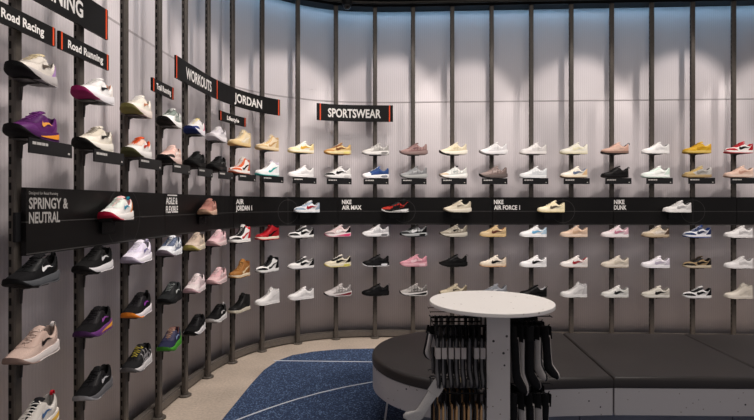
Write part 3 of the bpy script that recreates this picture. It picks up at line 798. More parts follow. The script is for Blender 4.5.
# (post, row): style, look, colours
SHOES = {
 # ---- top row
 (0, 1): ('run', 'pale cream running shoe with lilac heel and black sole', dict(up='d9d2c8', mid='b9b4b2', out='18171a', heel='b48fc4', eye='cfc8bd', tick='5c5148', ton='d8c8a0', lac='d9cdb0')),
 (1, 1): ('run', 'white running shoe with burgundy toe sole', dict(up='f2f0ee', mid='e8e6e8', out='8c1c55', tick='3a3a40', heel='e9e2dc', lin='d8a890', toe='efecec')),
 (2, 1): ('run', 'ivory running shoe with olive toe sole', dict(up='efe9dc', mid='ece0d6', out='75703f', tick='c58a68', heel='e8ded2', lin='d8cfc0')),
 (3, 1): ('run', 'white and grey mesh running shoe with black sole', dict(rib='8f9a93', up='dedfdb', mid='f0efec', out='161816', eye='7f8c84', tick='8a958e', heel='eef0ee', lac='6c776f')),
 (4, 1): ('run', 'white running shoe with navy toe and pink heel', dict(up='eceae8', mid='e6e4e8', out='1d2c63', toe='243a78', heel='e5347b', ton='e6d27a', tick='e8e8ea')),
 (5, 1): ('run', 'pale grey knitted running shoe', dict(up='cfcccf', mid='d8d4d6', eye='bcb8bd', tick='9c98a0', heel='c2bec4')),
 (6, 1): ('high', 'tan and cream high top sneaker', dict(up='e6d5b2', toe='d9bf8e', eye='dec79a', heel='dcc496', tick='f0e7d2', mid='d8bd8a', out='b8935c', lac='f0ead8')),
 (7, 1): ('high', 'sand high top sneaker with tan collar', dict(up='e3d2b4', vam='e9dcc4', toe='d2b688', eye='c7a877', heel='cfb283', col='b79a6e', tick='c09a66', mid='e0cdaa', out='c4a678')),
 (8, 1): ('low', 'cream low sneaker with yellow curved tick', dict(up='f0e8d2', toe='efdfae', eye='f1ead8', heel='efd99a', tick='dfae3e', mid='f2ead6', out='e0c98c', ton='f4f2ea')),
 (9, 1): ('air', 'tan and yellow cushioned sneaker with brown tick', dict(up='e3c58c', toe='c7955a', eye='8a5a34', heel='d9b676', tick='7a4a2c', mid='efe0ae', out='b98b4c', air='f2e58c', ton='c89a5c')),
 (10, 1): ('air', 'light grey cushioned running shoe with white sole', dict(rib='a9a6a2', up='d8d5d0', toe='c9c6c0', eye='bdbab5', heel='a5a29e', tick='b0ada8', mid='eceae6', out='bfbcb8', air='8b8987')),
 (11, 1): ('run', 'dusty mauve running shoe', dict(rib='8a6a68', up='a98a86', mid='96807c', out='7a6360', eye='8f716d', heel='a08580', tick='77585a', ton='7c5c5a', lac='8d6f6c')),
 (12, 1): ('run', 'cream running shoe with dark toe tip', dict(rib='dccfae', up='eae0c6', mid='f2ecdc', out='3a342c', eye='e2d6ba', tick='d6c6a0', heel='e0d4b8', lac='f3eee0')),
 (13, 1): ('run', 'plain white running shoe with grey sole', dict(rib='dedcdd', up='f1efee', mid='eeecec', out='a9a5a5', tick='dcdadb', heel='e2e0e2')),
 (14, 1): ('low', 'off white padded low sneaker', dict(rib='dcd8d5', up='e9e5e2', mid='eae6e3', toe='dedad8', tick='d2cecc', eye='e4e0de', heel='dedad6', out='c9c3be')),
 (15, 1): ('low', 'ivory low sneaker with pale yellow sole', dict(up='f3efdf', mid='efe9d2', toe='f4f1e4', tick='f0e8c4', eye='f2eddb', out='e2d9b6')),
 (16, 1): ('low', 'dusty pink low sneaker with black toe sole', dict(up='d3b09f', toe='c8a493', eye='cfa999', heel='c79f8e', tick='d8b8a8', mid='8a6f63', out='1e1a19', lin='3a2c28', pull='2a2220', lac='d8bcae')),
 (17, 1): ('low', 'plain white low sneaker', dict(up='f3f2f0', mid='f1efed', tick='e3e1e0', eye='eeecea', heel='ecebe9')),
 (18, 1): ('low', 'mustard yellow low sneaker', dict(up='d9ae2e', toe='d2a324', eye='c99a20', heel='cb9d24', tick='c08f1c', mid='d9bd6a', out='a8842c', ton='dcb540', lac='caa030', lin='e6d8ae')),
 (19, 1): ('low', 'red and white low sneaker with black tick', dict(up='efe9e4', vam='efe9e4', toe='a91a25', eye='a91a25', heel='a91a25', tick='1b1416', mid='f0ece8', out='c23038', lac='a91a25', ton='c8323a', lin='b01c26')),
 # ---- second row
 (0, 2): ('run', 'purple running shoe with orange curved tick', dict(up='57215f', mid='4b1c54', out='141014', stripe='e8952e', tick='e7a04a', eye='4a1a54', heel='642868', toe='582262', lac='83408c', lin='431a4c')),
 (1, 2): ('run', 'cream trail running shoe with black toe sole', dict(up='ddd6c8', mid='e8e3d8', out='191816', eye='c9c1b0', tick='3a362f', heel='cec6b6', lac='a49c8c')),
 (2, 2): ('run', 'white running shoe with bright orange collar', dict(up='e9e7e2', mid='e8e6e2', out='4a4a2c', ton='e0572a', lin='e0572a', col='dd6236', eye='e2c4b4', tick='c03a2a', heel='d9d7d2', lac='e0673a')),
 (3, 2): ('run', 'pale pink running shoe with black sole', dict(rib='e9d6cd', up='ddbdb2', mid='cdb4ac', out='141312', eye='d4ab9f', tick='f0e4de', heel='c9a297', toe='2a2624', lac='e4cfc6')),
 (4, 2): ('run', 'black trainer standing under the workouts sign', dict(up='1e1f20', mid='1a1b1c', out='101011', tick='3a3c3d', eye='252728', heel='141515', lac='2c2e2e')),
 (5, 2): ('run', 'black knitted trainer with tall collar', dict(up='191a1b', mid='202122', out='111112', tick='4a4b4c', col='111112', eye='1f2021', lac='242526', pull='161617')),
 (6, 2): ('high', 'burnt orange and white high top sneaker', dict(up='eee8e2', vam='e9e1da', toe='c65a32', eye='c65a32', heel='c65a32', col='b94f2a', tick='1c1a1b', mid='efeae4', out='b95430', lac='eee9e4', ton='eee6de')),
 (7, 2): ('high', 'white high top sneaker with teal sole', dict(up='f1f0f0', toe='ecebeb', eye='efeeee', heel='e8e8ea', col='b9b0bd', tick='1aa39c', mid='e9f0ef', out='1aa39c', lin='a79fae', ton='d0c8d2')),
 (8, 2): ('low', 'all white basketball sneaker with tall tongue', dict(up='f0efee', toe='e9e8e7', eye='ecebea', heel='e6e4e3', tick='e2e0df', mid='efedec')),
 (9, 2): ('air', 'white cushioned sneaker with black toe band', dict(up='f0efed', toe='1d1c1d', eye='e2e0dd', heel='dddbd8', tick='1a191a', mid='efeeec', out='c4c2c0', air='cfcdca', ton='efeeec')),
 (10, 2): ('air', 'white cushioned running shoe with blue collar', dict(rib='304c7e', up='3a5688', toe='e9e8e8', vam='dfe1e6', eye='2a4474', heel='304c7e', tick='2a4684', mid='efeeee', out='d2d2d4', air='8a8d96', ton='4a70b4', lin='2c4a86')),
 (11, 2): ('run', 'cool grey running shoe with grey sole', dict(rib='87898a', up='9fa1a2', mid='b4b6b4', out='8e908e', eye='8b8e90', tick='c4c6c6', heel='87898a', ton='85888a', lac='a8aaab')),
 (12, 2): ('run', 'white running shoe with black tongue and beige toe', dict(rib='c4c8c4', up='e8e6e0', toe='cbb9a0', mid='ecebe6', out='8f867a', eye='c9ccc8', tick='a9b0ae', ton='24252a', lin='2c2d32', heel='d4d4cf')),
 (13, 2): ('run', 'taupe running shoe with dark sole', dict(rib='7a6a65', up='a08f8a', mid='6a605d', out='2b2827', eye='8a7974', tick='c2b2ac', heel='7b6c68', toe='8d7d78', lac='b8a8a2')),
 (14, 2): ('low', 'bright white layered low sneaker', dict(rib='dce0e2', up='eff0f0', mid='eceeee', toe='e8eaea', tick='d2d6d8', eye='e2e5e6', heel='dfe3e4')),
 (15, 2): ('low', 'ivory low sneaker with slate blue tick', dict(up='f1ebdc', toe='f3eee2', eye='efe8d8', heel='e2bf92', tick='67748c', mid='ecdfc6', out='6a523a', lin='7d8799', col='7d8799')),
 (16, 2): ('low', 'black low sneaker with heel pull loop', dict(up='191819', toe='201e1f', eye='141314', heel='1c1a1b', tick='2c2a2b', mid='171617', out='2a2420', lac='232223', pull='131213', lin='111011')),
 (17, 2): ('low', 'white low sneaker with pale mint overlays', dict(up='f0f2ef', toe='e0ebe4', eye='d5e6dc', heel='cfe2d6', tick='e9efe9', mid='eef1ee', out='c4d8cc')),
 (18, 2): ('low', 'khaki and grey low sneaker', dict(up='b4b1ab', vam='bfa873', toe='a88f5e', eye='b79c62', heel='c3c1bc', tick='8d8a84', mid='b79f76', out='8d744c', ton='c2b283', lac='cfc19a')),
 (19, 2): ('low', 'blush beige low sneaker', dict(up='dcbfae', toe='d8b9a8', eye='d5b3a1', heel='d9baa8', tick='bf9482', mid='dcc6b8', out='b99a88', lac='e4cfc2')),
 # ---- third row
 (0, 3): ('run', 'black running shoe with white tick and charcoal sole', dict(up='17181a', mid='55575a', out='121214', tick='e8e8e8', eye='1d1f21', heel='141516', lac='1c1d1f', pull='1a1a1c')),
 (1, 3): ('run', 'black running shoe with silver tick and white midsole', dict(up='1a1a1b', mid='dcdadb', out='1c1b1b', tick='cfcfd0', eye='222223', heel='151516', lac='2a2a2b')),
 (2, 3): ('run', 'white and lavender running shoe with violet tick', dict(up='e5e0ec', mid='efecf0', out='b9b0c2', tick='6f6796', eye='d6cfe2', heel='cdc6dc', lac='efedf4', pull='c6bfd8')),
 (3, 3): ('run', 'white running shoe with navy mesh lines', dict(rib='7c879c', up='dfe2e6', mid='eef0f2', out='7b6f78', eye='59657c', tick='e9ebee', heel='8d99ac', lac='3f4a60', lin='46536a')),
 (4, 3): ('run', 'beige running shoe with yellow heel tip', dict(up='c9b7a6', mid='d9cdb8', out='b9ab5e', eye='bda998', tick='d7c9ba', heel='c6b59c', lac='d6c8ba')),
 (5, 3): ('run', 'pale pink trainer under the curved band', dict(up='dbb9bd', mid='ddc6c4', out='c9a3a3', eye='d0a8ae', tick='e8d4d6', heel='cda4aa', lac='ecdcdc')),
 (6, 3): ('high', 'black and white high top with red heel', dict(up='efece9', vam='efece9', toe='17161a', eye='17161a', heel='c01a28', col='c01a28', tick='c01a28', mid='f0eeea', out='e5e2de', ton='e9e6e3', lac='17161a', lin='e8e6e2')),
 (7, 3): ('high', 'red high top with black tick and collar', dict(up='a21822', vam='a81b25', toe='9c1620', eye='a21822', heel='9e1721', col='17141a', tick='191416', mid='ece2cf', out='b8222a', ton='17141a', lac='a81b25', lin='17141a')),
 (8, 3): ('low', 'black and white low sneaker with black tick', dict(up='efeeec', vam='efeeec', toe='1a1a1c', eye='1a1a1c', heel='1a1a1c', tick='161618', mid='f0efed', out='8c8a88', lac='efeeec', ton='d8d6d4')),
 (9, 3): ('air', 'rose grey cushioned sneaker with hot pink heel sole', dict(up='d8c4c2', toe='8d7f80', eye='c9b0b0', heel='1f1c1e', tick='efe8e6', mid='e8dede', out='b9808c', air='e24c7c', stripe='e0557f', ton='dccbca')),
 (10, 3): ('air', 'white cushioned running shoe with silver overlays', dict(rib='c9c8ca', up='e9e8e8', toe='dcdbdb', eye='d3d2d3', heel='cfcecf', tick='c2c2c4', mid='ecebeb', out='aeadae', air='77777a')),
 (11, 3): ('air', 'grey and black chunky cushioned sneaker', dict(rib='1d1e20', up='8c8f90', toe='26282a', eye='1d1e20', heel='1a1b1c', tick='d6d8d8', mid='a8abab', out='2a2b2c', air='1a1a1c', lac='1d1e20', ton='2c2e30')),
 (12, 3): ('run', 'stone grey running shoe with dark tick', dict(rib='8f877a', up='bab3a4', mid='c9c3b6', out='4a443a', eye='a8a090', tick='2d2823', heel='8f887a', lac='d0cabe', toe='8a8274')),
 (13, 3): ('low', 'tan low sneaker with brown tick', dict(up='cdb48c', toe='d0b893', eye='c6aa80', heel='c7ac82', tick='5e3528', mid='dcc091', out='c4a46e', lac='dec597', lin='8a5a40')),
 (14, 3): ('low', 'white low sneaker with sky blue tick', dict(up='f1f1f1', mid='f1f0f0', tick='6fb0d8', heel='b9d6e8', eye='efefef', col='cfe2ee', out='e8e8e8')),
 (15, 3): ('low', 'peach beige low sneaker', dict(up='d9bda6', toe='dbc1ac', eye='d3b59d', heel='d6baa2', tick='c4a184', mid='e3cebc', out='cbb097')),
 (16, 3): ('low', 'white low sneaker with rose pink tick', dict(up='ecdfe1', toe='f0e8e8', eye='e6d0d5', heel='dcb3bf', tick='c27a90', mid='f0ebea', out='e3d3d3', col='d3a4b2')),
 (17, 3): ('low', 'oatmeal low sneaker with brown heel', dict(up='cfc3b2', toe='b9a88e', eye='c2b39c', heel='5e4c40', tick='ded5c8', mid='b7a78f', out='8a7358', lac='e5ddd2')),
 (18, 3): ('low', 'navy blue and white low sneaker', dict(up='e3e5ea', vam='e3e5ea', toe='24375f', eye='202f56', heel='202f56', tick='1c2a4c', mid='e9e9ec', out='3a5494', lac='e6e8ee', lin='22366f', ton='2d478a')),
 (19, 3): ('low', 'white low sneaker with pale grey tick', dict(up='ebe9e8', toe='e6e4e3', eye='dfdddc', heel='d8d6d6', tick='bdbaba', mid='eceae9')),
 # ---- fourth row
 (0, 4): ('run', 'dusty beige running shoe with black tick', dict(up='c0a99d', mid='d8cfca', out='8a756c', tick='2a2223', eye='b49c90', heel='b7a096', lac='c9b5aa', pull='e0dad6')),
 (1, 4): ('run', 'black running shoe with purple and orange midsole', dict(up='1b191c', mid='6a3a78', out='43264e', stripe='e6a23c', tick='8d4a9a', eye='232024', heel='2a2030', lac='2a272c')),
 (2, 4): ('run', 'black running shoe with orange sole and purple tick', dict(up='1c1a1c', mid='e6dfe2', out='e8852a', tick='8a3a9c', eye='252227', heel='18161a', lac='2b282c', pull='1b191c')),
 (3, 4): ('run', 'charcoal green running shoe with grey tick', dict(up='34383a', mid='2a2d2e', out='1a1b1b', tick='c3c8c6', eye='2a2e2f', heel='232627', lac='8d9391', lin='3f4446')),
 (4, 4): ('run', 'pearl pink running shoe with rose heel', dict(rib='cbb4b8', up='dcd0cf', mid='e3d6d6', out='c9a6ac', tick='cdb9bb', eye='d6c4c5', heel='b98c96', lac='e9dfdf')),
 (5, 4): ('run', 'soft pink trainer below another pale pink trainer', dict(up='d9b6b7', mid='e0c9c8', out='cfa9a9', eye='cfa5a8', tick='ecd9d9', heel='d4adb0', lac='ecdcdc')),
 (6, 4): ('high', 'caramel brown high top sneaker', dict(up='9c6b3c', vam='a37344', toe='94632f', eye='90602f', heel='8e5a26', col='7a4a20', tick='e0c9a2', mid='e2d2b6', out='a87a42', ton='b07a40', lac='c79a62')),
 (7, 4): ('high', 'black and white high top sneaker', dict(up='e9e8e6', vam='edecea', toe='18181a', eye='18181a', heel='18181a', col='18181a', tick='161618', mid='ecebe9', out='9a9896', ton='1c1c1e', lac='1a1a1c', lin='1a1a1c')),
 (8, 4): ('low', 'white low sneaker with black overlays', dict(up='eceae8', vam='eceae8', toe='dddbd9', eye='1a1a1c', heel='1a1a1c', tick='17171a', mid='e9e7e5', out='77757a', lac='1a1a1c', ton='d8d6d4')),
 (9, 4): ('air', 'cream and black cushioned sneaker with yellow sole', dict(up='ded6c0', toe='d5cbb2', eye='26241f', heel='24221f', tick='2a2722', mid='e6dfc6', out='c9ba72', air='d8cf6a', ton='e6dfcf')),
 (10, 4): ('air', 'black cushioned running shoe with white sole', dict(rib='29292c', up='19191b', toe='141416', eye='202022', heel='111113', tick='2b2b2e', mid='1c1c1e', out='dddddf', air='e6e6e8', lac='222224')),
 (11, 4): ('air', 'rose pink chunky cushioned running shoe', dict(rib='c58793', up='d19aa4', toe='cb909b', eye='c98c98', heel='c98c98', tick='e6c3c8', mid='d9a8b0', out='c08893', air='e8c4ca', lac='dfb4bc', lin='c48894')),
 (12, 4): ('run', 'all black running shoe with glossy tick', dict(up='161617', mid='1a1a1b', out='111112', tick='38383a', eye='1c1c1d', heel='131314', lac='1e1e1f', pull='161617')),
 (13, 4): ('low', 'cream low sneaker with black tick and gum sole', dict(up='e3d8c8', toe='e0d3c0', eye='e6dccd', heel='dccdb8', tick='1f1c1b', mid='dfc9ae', out='b9865a', lac='ece4d8', lin='2c2826')),
 (14, 4): ('low', 'white low sneaker with plain black tick', dict(up='f0efef', mid='f0efee', toe='efeeee', eye='efeeee', heel='ebeaea', col='efeeee', tick='161618', out='e4e2e1')),
 (15, 4): ('low', 'white low sneaker with dark red tick', dict(up='efe9e5', toe='e9e3df', eye='ebe4df', heel='e7dcd6', tick='9b2833', mid='ece6e1', out='b9a49a', lin='a3323c', col='e7dcd6')),
 (16, 4): ('low', 'plain cream suede low sneaker', dict(up='dcd3c4', toe='d5cbbb', eye='d8cebf', heel='d0c5b5', tick='c6bba9', mid='d9d0c3', out='a89a88', lac='e6dfd3')),
 (17, 4): ('low', 'white low sneaker with pale lilac tick', dict(up='e9e6ea', toe='e6e3e6', eye='dfdbe2', heel='cfc8d4', tick='b4abbd', mid='e9e7ea')),
 (18, 4): ('low', 'black and tan suede low sneaker', dict(up='9a8462', vam='a28c68', toe='211c1a', eye='211c1a', heel='1f1b1a', tick='1c1918', mid='c9bda6', out='8a7a62', lac='241f1d', ton='4a3e30', lin='211c1a')),
 (19, 4): ('low', 'white low sneaker with grey suede eyestay', dict(up='e8e6e5', toe='e3e1e0', eye='cfcdcc', heel='dcdad9', tick='cac7c6', mid='e9e7e6', ton='d0cecd')),
 # ---- bottom row
 (0, 5): ('run', 'grey white running shoe with red pull tab', dict(up='cfcac4', mid='dcd6cc', out='d9a83a', stripe='e0b24c', tick='3e5f8a', eye='bab5ae', heel='c9c3bb', ton='26262a', lac='e6e2dc', pull='c22030')),
 (1, 5): ('run', 'black running shoe with silver tick and grey sole', dict(up='18181a', mid='5f5f62', out='8d8d90', tick='b9b9bc', eye='202022', heel='141416', lac='2b2b2e')),
 (2, 5): ('run', 'dark grey trail shoe with yellow lace', dict(rib='8d8b8c', up='2c2c2e', mid='d0cdcc', out='5a5858', tick='8d8b8c', eye='1d1d1f', heel='222224', lac='b9a84a')),
 (3, 5): ('run', 'navy running shoe with bright green sole', dict(up='272a44', mid='4c9a34', out='3c7a2a', tick='8aa0c4', eye='3a3a52', heel='2a6a3a', lac='b99a86', lin='6a4a44', ton='7a5a52')),
 (4, 5): ('run', 'black running shoe with white midsole', dict(up='1a1a1c', mid='dcdadb', out='161618', tick='26262a', eye='202022', heel='161618', lac='232325')),
 (5, 5): ('run', 'black knitted shoe with white sole', dict(up='1c1c1e', mid='d9d7d5', out='c4c2c0', tick='c9c7c6', eye='161618', heel='161618', col='161618', lac='2a2a2c', pull='cfcdcc')),
 (6, 5): ('high', 'charcoal high top sneaker with cream sole', dict(up='2c2c2c', toe='262626', eye='262626', heel='2a2a2a', col='232323', tick='3e3e3e', mid='d2cab8', out='b8ae9a', lac='2c2c2c', lin='1c1c1c')),
 (7, 5): ('high', 'all white high top sneaker', dict(up='e6e4e2', toe='e2e0de', eye='e0dedc', heel='dedcda', tick='d4d2d0', mid='e6e4e2', lac='e9e7e5')),
 (8, 5): ('low', 'all white low sneaker on the curve', dict(up='e5e3e2', toe='e1dfde', eye='e0dedd', heel='dcdad9', tick='d6d4d3', mid='e4e2e1')),
 (9, 5): ('run', 'silver running shoe with dark red heel cushion', dict(rib='8d8784', up='c9c4c2', mid='cfcac8', out='2e2426', stripe='7a2a34', tick='8d8886', eye='b4aeac', heel='9a9492', lac='d6d2d0')),
 (10, 5): ('air', 'all black cushioned running shoe', dict(rib='202023', up='131315', toe='111113', eye='19191b', heel='0f0f11', tick='242427', mid='151517', out='0f0f11', air='232326', lac='1a1a1c', pull='5a5a5e')),
 (11, 5): ('run', 'metallic silver running shoe with black lines', dict(rib='6d6966', up='a8a4a0', mid='d2cfcc', out='2c2a29', stripe='35322f', tick='5c5956', eye='8d8986', heel='6f6b68', lac='c9c6c3')),
 (12, 5): ('run', 'cream running shoe just behind the round table', dict(up='c9bda4', mid='d8cfba', out='6a5f4c', tick='4a4238', eye='b8ab90', heel='7d725e', lac='ddd4c2')),
 (13, 5): ('run', 'pale grey running shoe half hidden by the round table', dict(up='8d9096', mid='b0b2b6', out='6c6e72', tick='c9cbd0', eye='7c8086', heel='84878c', lac='c4c6ca')),
 (14, 5): ('low', 'black low sneaker behind the table edge', dict(up='121213', toe='141415', eye='101011', heel='141415', tick='242425', mid='141415', out='101011', lac='18181a', lin='c9c9cb', pull='18181a')),
 (15, 5): ('high', 'white high top with grey ankle', dict(up='dcdad8', toe='e0deDC', eye='d4d2d0', heel='c4c2c2', col='a9a7a8', tick='c9c7c6', mid='e0dedc', lin='9a989a', lac='e4e2e0')),
 (16, 5): ('low', 'white low sneaker with dark green tick', dict(up='d9d9d4', toe='d5d4ce', eye='d9d8d3', heel='d0d0ca', tick='1c2622', mid='dddcd8', out='b4b2aa', col='cfcec8')),
 (17, 5): ('low', 'sage white low sneaker with black tick', dict(up='cfcbc0', toe='c4c0b4', eye='cac6ba', heel='c6c1b5', tick='1b1a19', mid='d6d3ca', out='7d766a', col='bdb8ac', lac='dedad0')),
 (18, 5): ('low', 'black and white two tone low sneaker', dict(up='e4e3e2', vam='e4e3e2', toe='18181a', eye='18181a', heel='18181a', tick='17171a', mid='e4e3e2', out='9a9898', lac='dcdbda', lin='18181a', ton='c9c8c7')),
 (19, 5): ('high', 'cream high top with ankle strap', dict(up='dad3c6', toe='d9d2c6', eye='d4cdc0', heel='d0c9bc', tick='cbc4b7', mid='dcd6cb', strap='c6bfb2', lac='e0dad0', out='c9c2b6')),
}
YAW = random.Random(3)
for (c, row), (st, look, cols) in SHOES.items():
    q, d = off(c, SHOE_OFF)
    base = math.atan2(-d[1], -d[0])
    jit = YAW.uniform(-0.06, 0.06)
    if c <= 5: jit = jit * 0.5 + 0.10
    jit = {(0, 1): 0.17, (0, 2): 0.12, (1, 1): 0.05, (1, 2): 0.09, (1, 4): 0.15, (0, 3): 0.09, (0, 4): 0.10}.get((c, row), jit)
    # a shoe with a thick heel leans out a touch more than a flat one: keep every sole clear of the upright
    zoff = 0.0
    make_shoe(st, (q[0], q[1], ROWZ[row] + zoff), base + jit * (1 if c > 5 else 1), f'{look}, {ROWN[row]}, {post_name(c)}', ROWN[row] + ' of shoes', cols)

# shoes standing on the band, each on a little clear ledge
BAND_SHOES = [
 (117, 'run', 'white running shoe with red sole and teal pull tab, on the black band', dict(up='e6e3df', mid='eae6e2', out='b01838', tick='2f8aa8', eye='d8e0d8', heel='e08a4a', lin='e6a0a0', ton='e3b4b4', pull='2aa0b8', lac='dfeee2')),
 (208, 'run', 'rusty pink trainer on the black band above the fifth and sixth posts', dict(up='a8786c', mid='c9a994', out='b8957c', tick='c49a8c', eye='8f6056', heel='a06e62', lac='b98c80')),
 (307, 'low', 'pale blue and white low sneaker on the black band, red tick', dict(up='e3e3e4', vam='d6d8dc', toe='8fa0b2', eye='9aa9ba', heel='9aa9ba', tick='a02a3a', mid='ebebec', out='c4ccd4', ton='d9dce0')),
 (395, 'air', 'red and black cushioned running shoe on the black band', dict(rib='181314', up='a3241c', toe='b03022', vam='981c18', eye='151214', heel='1a1416', tick='161214', mid='1a1718', out='e3e1df', air='e9e7e5', lac='161214', stripe='d8d6d4', ton='1a1618')),
 (457, 'run', 'stone and cream running shoe standing on the black band', dict(up='cfc6b2', mid='ddd6c6', out='8d8370', tick='8a8070', eye='b5ab96', heel='c2b8a2', lac='e0d9ca')),
 (551, 'low', 'butter cream low sneaker standing on the black band', dict(up='ece2c2', toe='efe6ca', eye='e6dab4', heel='e9ddb8', tick='5c5446', mid='ece0be', out='d3c08c', lac='f2ecd8')),
 (677, 'low', 'white and light grey low sneaker standing on the black band', dict(up='dddbd9', toe='d0cecc', eye='bdbbba', heel='c9c7c6', tick='a3a1a1', mid='e2e0de', ton='cfcdcc')),
]
LEDGE_O = BO + 0.020 + 0.056
BANDZ = CAM_Z - 0.083
mb = MB(); mb.box((0, -0.005, -0.003), (0.21, 0.102, 0.005)); mb.box((0, 0.0445, -0.035), (0.12, 0.003, 0.07))
LEDGE = mb.mesh('ledge', [mat('141416', 'board', 0.25)])
mb = MB(); mb.box((-0.108, -0.005, 0.012), (0.004, 0.07, 0.03)); LSTOP = mb.mesh('end_stop', [mat('2c2b2a', 'metal', 0.3, 0.3)])
for k, (px, st, lab, cols) in enumerate(BAND_SHOES):
    s = s_at_px(px, LEDGE_O); q, d = off(s, LEDGE_O)
    r = math.atan2(d[1], d[0])
    e = empty('display_ledge', (q[0], q[1], BANDZ - 0.0005), r)
    tag(e, 'small black ledge on the band under the ' + ' '.join(lab.split(' on the black band')[0].split(',')[0].replace(' standing', '').split()[:8]), 'shelf', 'small ledges on the black band')
    link('ledge', LEDGE, e)
    if k == 0: link('end_stop', LSTOP, e)
    make_shoe(st, (q[0], q[1], BANDZ), r + PI + (0.12 if k < 2 else 0.03), lab, 'shoes on the black band', cols)

# ---------------------------------------------------------------- carpet with court lines
CT = 0.006
edge = [(-99.5, 40), (-98.5, 200), (-96, 317.6), (-93.5, 380), (-91, 412), (-85, 436), (-75, 452), (-58, 463), (-35, 470.5), (-5, 473), (60, 472), (200, 467), (330, 462), (330, 40)]
sm = []
for i, p in enumerate(edge):
    sm.append((p[0] * U, p[1] * U))
root = empty('carpet', (0, 0, 0)); tag(root, 'dark blue speckled carpet with thin white court lines', 'carpet')
mb = MB(); mb.prism(sm, [(0, 0.0), (0, CT - 0.002), (0.002, CT)]); part('pile', mb, mat('213454', 'carpet'), root)
def court_line(pts, w=0.013):
    pts = np.array(pts) * U
    mb = MB(); L_, R_ = [], []
    for i in range(len(pts)):
        t = pts[min(i + 1, len(pts) - 1)] - pts[max(i - 1, 0)]; t /= np.linalg.norm(t); n = np.array([-t[1], t[0]]) * w / 2
        L_.append(pts[i] + n); R_.append(pts[i] - n)
    out = L_ + R_[::-1]
    g = [[(a[0], a[1], CT - 0.001), (a[0], a[1], CT + 0.0015), (b[0], b[1], CT + 0.0015), (b[0], b[1], CT - 0.001)] for a, b in zip(L_, R_)]
    mb.grid(g, closed_v=True); part('court_line', mb, mat('c9ccd2', 'board', 0.7), root)
court_line([(-88, 436), (-5, 432.6), (60, 430), (190, 425)])
arcp = [(-96.5, 302)] + [((x - 377) * (134 * 512 / (y - 204)) / 512, 134 * 512 / (y - 204)) for x, y in ((243, 418.6), (262, 411.6), (280, 405.4), (297, 400), (320, 393.6), (345, 387.8), (371, 383))] + [(20, 393), (50, 402), (90, 410)]
court_line(arcp)
court_line([(12, 420), (7.6, 353), (5, 318), (3, 270), (-2, 200), (-8, 120)])

# ---------------------------------------------------------------- long bench in three modules
BH = 0.45
def bench(label, outline, plinth):
    root = empty('bench_module', (np.mean([p[0] for p in outline]) * U, np.mean([p[1] for p in outline]) * U, CT + 0.002))
    ox, oy = root.location[0], root.location[1]
    o = [(p[0] * U - ox, p[1] * U - oy) for p in outline]
    pl = [(p[0] * U - ox, p[1] * U - oy) for p in plinth]
    tag(root, label, 'bench', 'black padded bench modules')
    z = -CT - 0.002
    mb = MB(); mb.prism(o, [(0.006, z + 0.388), (0.0, z + 0.394), (0.0, z + 0.430), (0.004, z + 0.440), (0.012, z + 0.447), (0.024, z + BH)]); part('cushion', mb, mat('2b2624', 'upholstery', 0.45), root, True)
    mb = MB(); mb.prism(o, [(0.008, z + 0.238), (0.004, z + 0.242), (0.004, z + 0.388)]); part('fascia', mb, M_TERR, root, True)
    mb = MB(); mb.prism(pl, [(0, 0.0), (0, z + 0.238)]); part('plinth', mb, mat('8a8c96', 'board', 0.6), root, True)
g_ = 0.12
def circ(cx, cy, r, a0, a1, n): return [(cx + r * math.cos(math.radians(a)), cy + r * math.sin(math.radians(a))) for a in np.linspace(a0, a1, n)]
m1 = [(124 - g_, 268)] + [(95, 266.5)] + circ(52, 314, 55, -68, -292, 40) + [(95, 363.5), (131 - g_, 361.5)]
p1 = [(112, 284)] + circ(58, 314, 36, -60, -300, 30) + [(118, 344)]
bench('black padded bench with rounded end and white speckled base', m1, p1)
m2 = [(124 + g_, 268), (208 - g_, 266.3), (214.6 - g_, 358.3), (131 + g_, 361.5)]
p2 = [(112.5, 284), (196, 282.5), (202, 342), (118.5, 344)]
bench('straight black padded bench module right of the sock stand', m2, p2)
m3 = [(208 + g_, 266.3), (292, 264.5), (298.5, 355), (214.6 + g_, 358.3)]
p3 = [(196.5, 282.5), (288, 280.5), (294, 340), (202.5, 342)]
bench('straight black padded bench module at the far end of the bench', m3, p3)

# ---------------------------------------------------------------- round table with sock pegs
TX, TY, TH = 0.530, 2.38, 0.938
root = empty('sock_stand', (TX, TY, CT)); tag(root, 'white speckled round topped stand with black sock pegs', 'stand')
R_T = 0.284
mb = MB(); mb.prism([(R_T * math.cos(a), R_T * math.sin(a)) for a in np.linspace(0, 2 * PI, 72, endpoint=False)],
                    [(0.003, TH - 0.018 - CT), (0, TH - 0.015 - CT), (0, TH - 0.002 - CT), (0.002, TH - CT)]); part('table_top', mb, mat('ece7e1', 'terrazzo', 0.42), root, True)
mb = MB(); mb.box((0.004, -0.004, (TH - 0.018 - CT) / 2), (0.102, 0.25, TH - 0.018 - CT)); part('column', mb, M_TERR, root)
mb = MB(); mb.prism([(0.20 * math.cos(a), 0.20 * math.sin(a)) for a in np.linspace(0, 2 * PI, 48, endpoint=False)], [(0, 0.0), (0, 0.012), (0.004, 0.016)]); part('base_plate', mb, M_DARK, root, True)
PEGC = mat('1a1a1b', 'metal', 0.4, 0.6)
PEGS = []
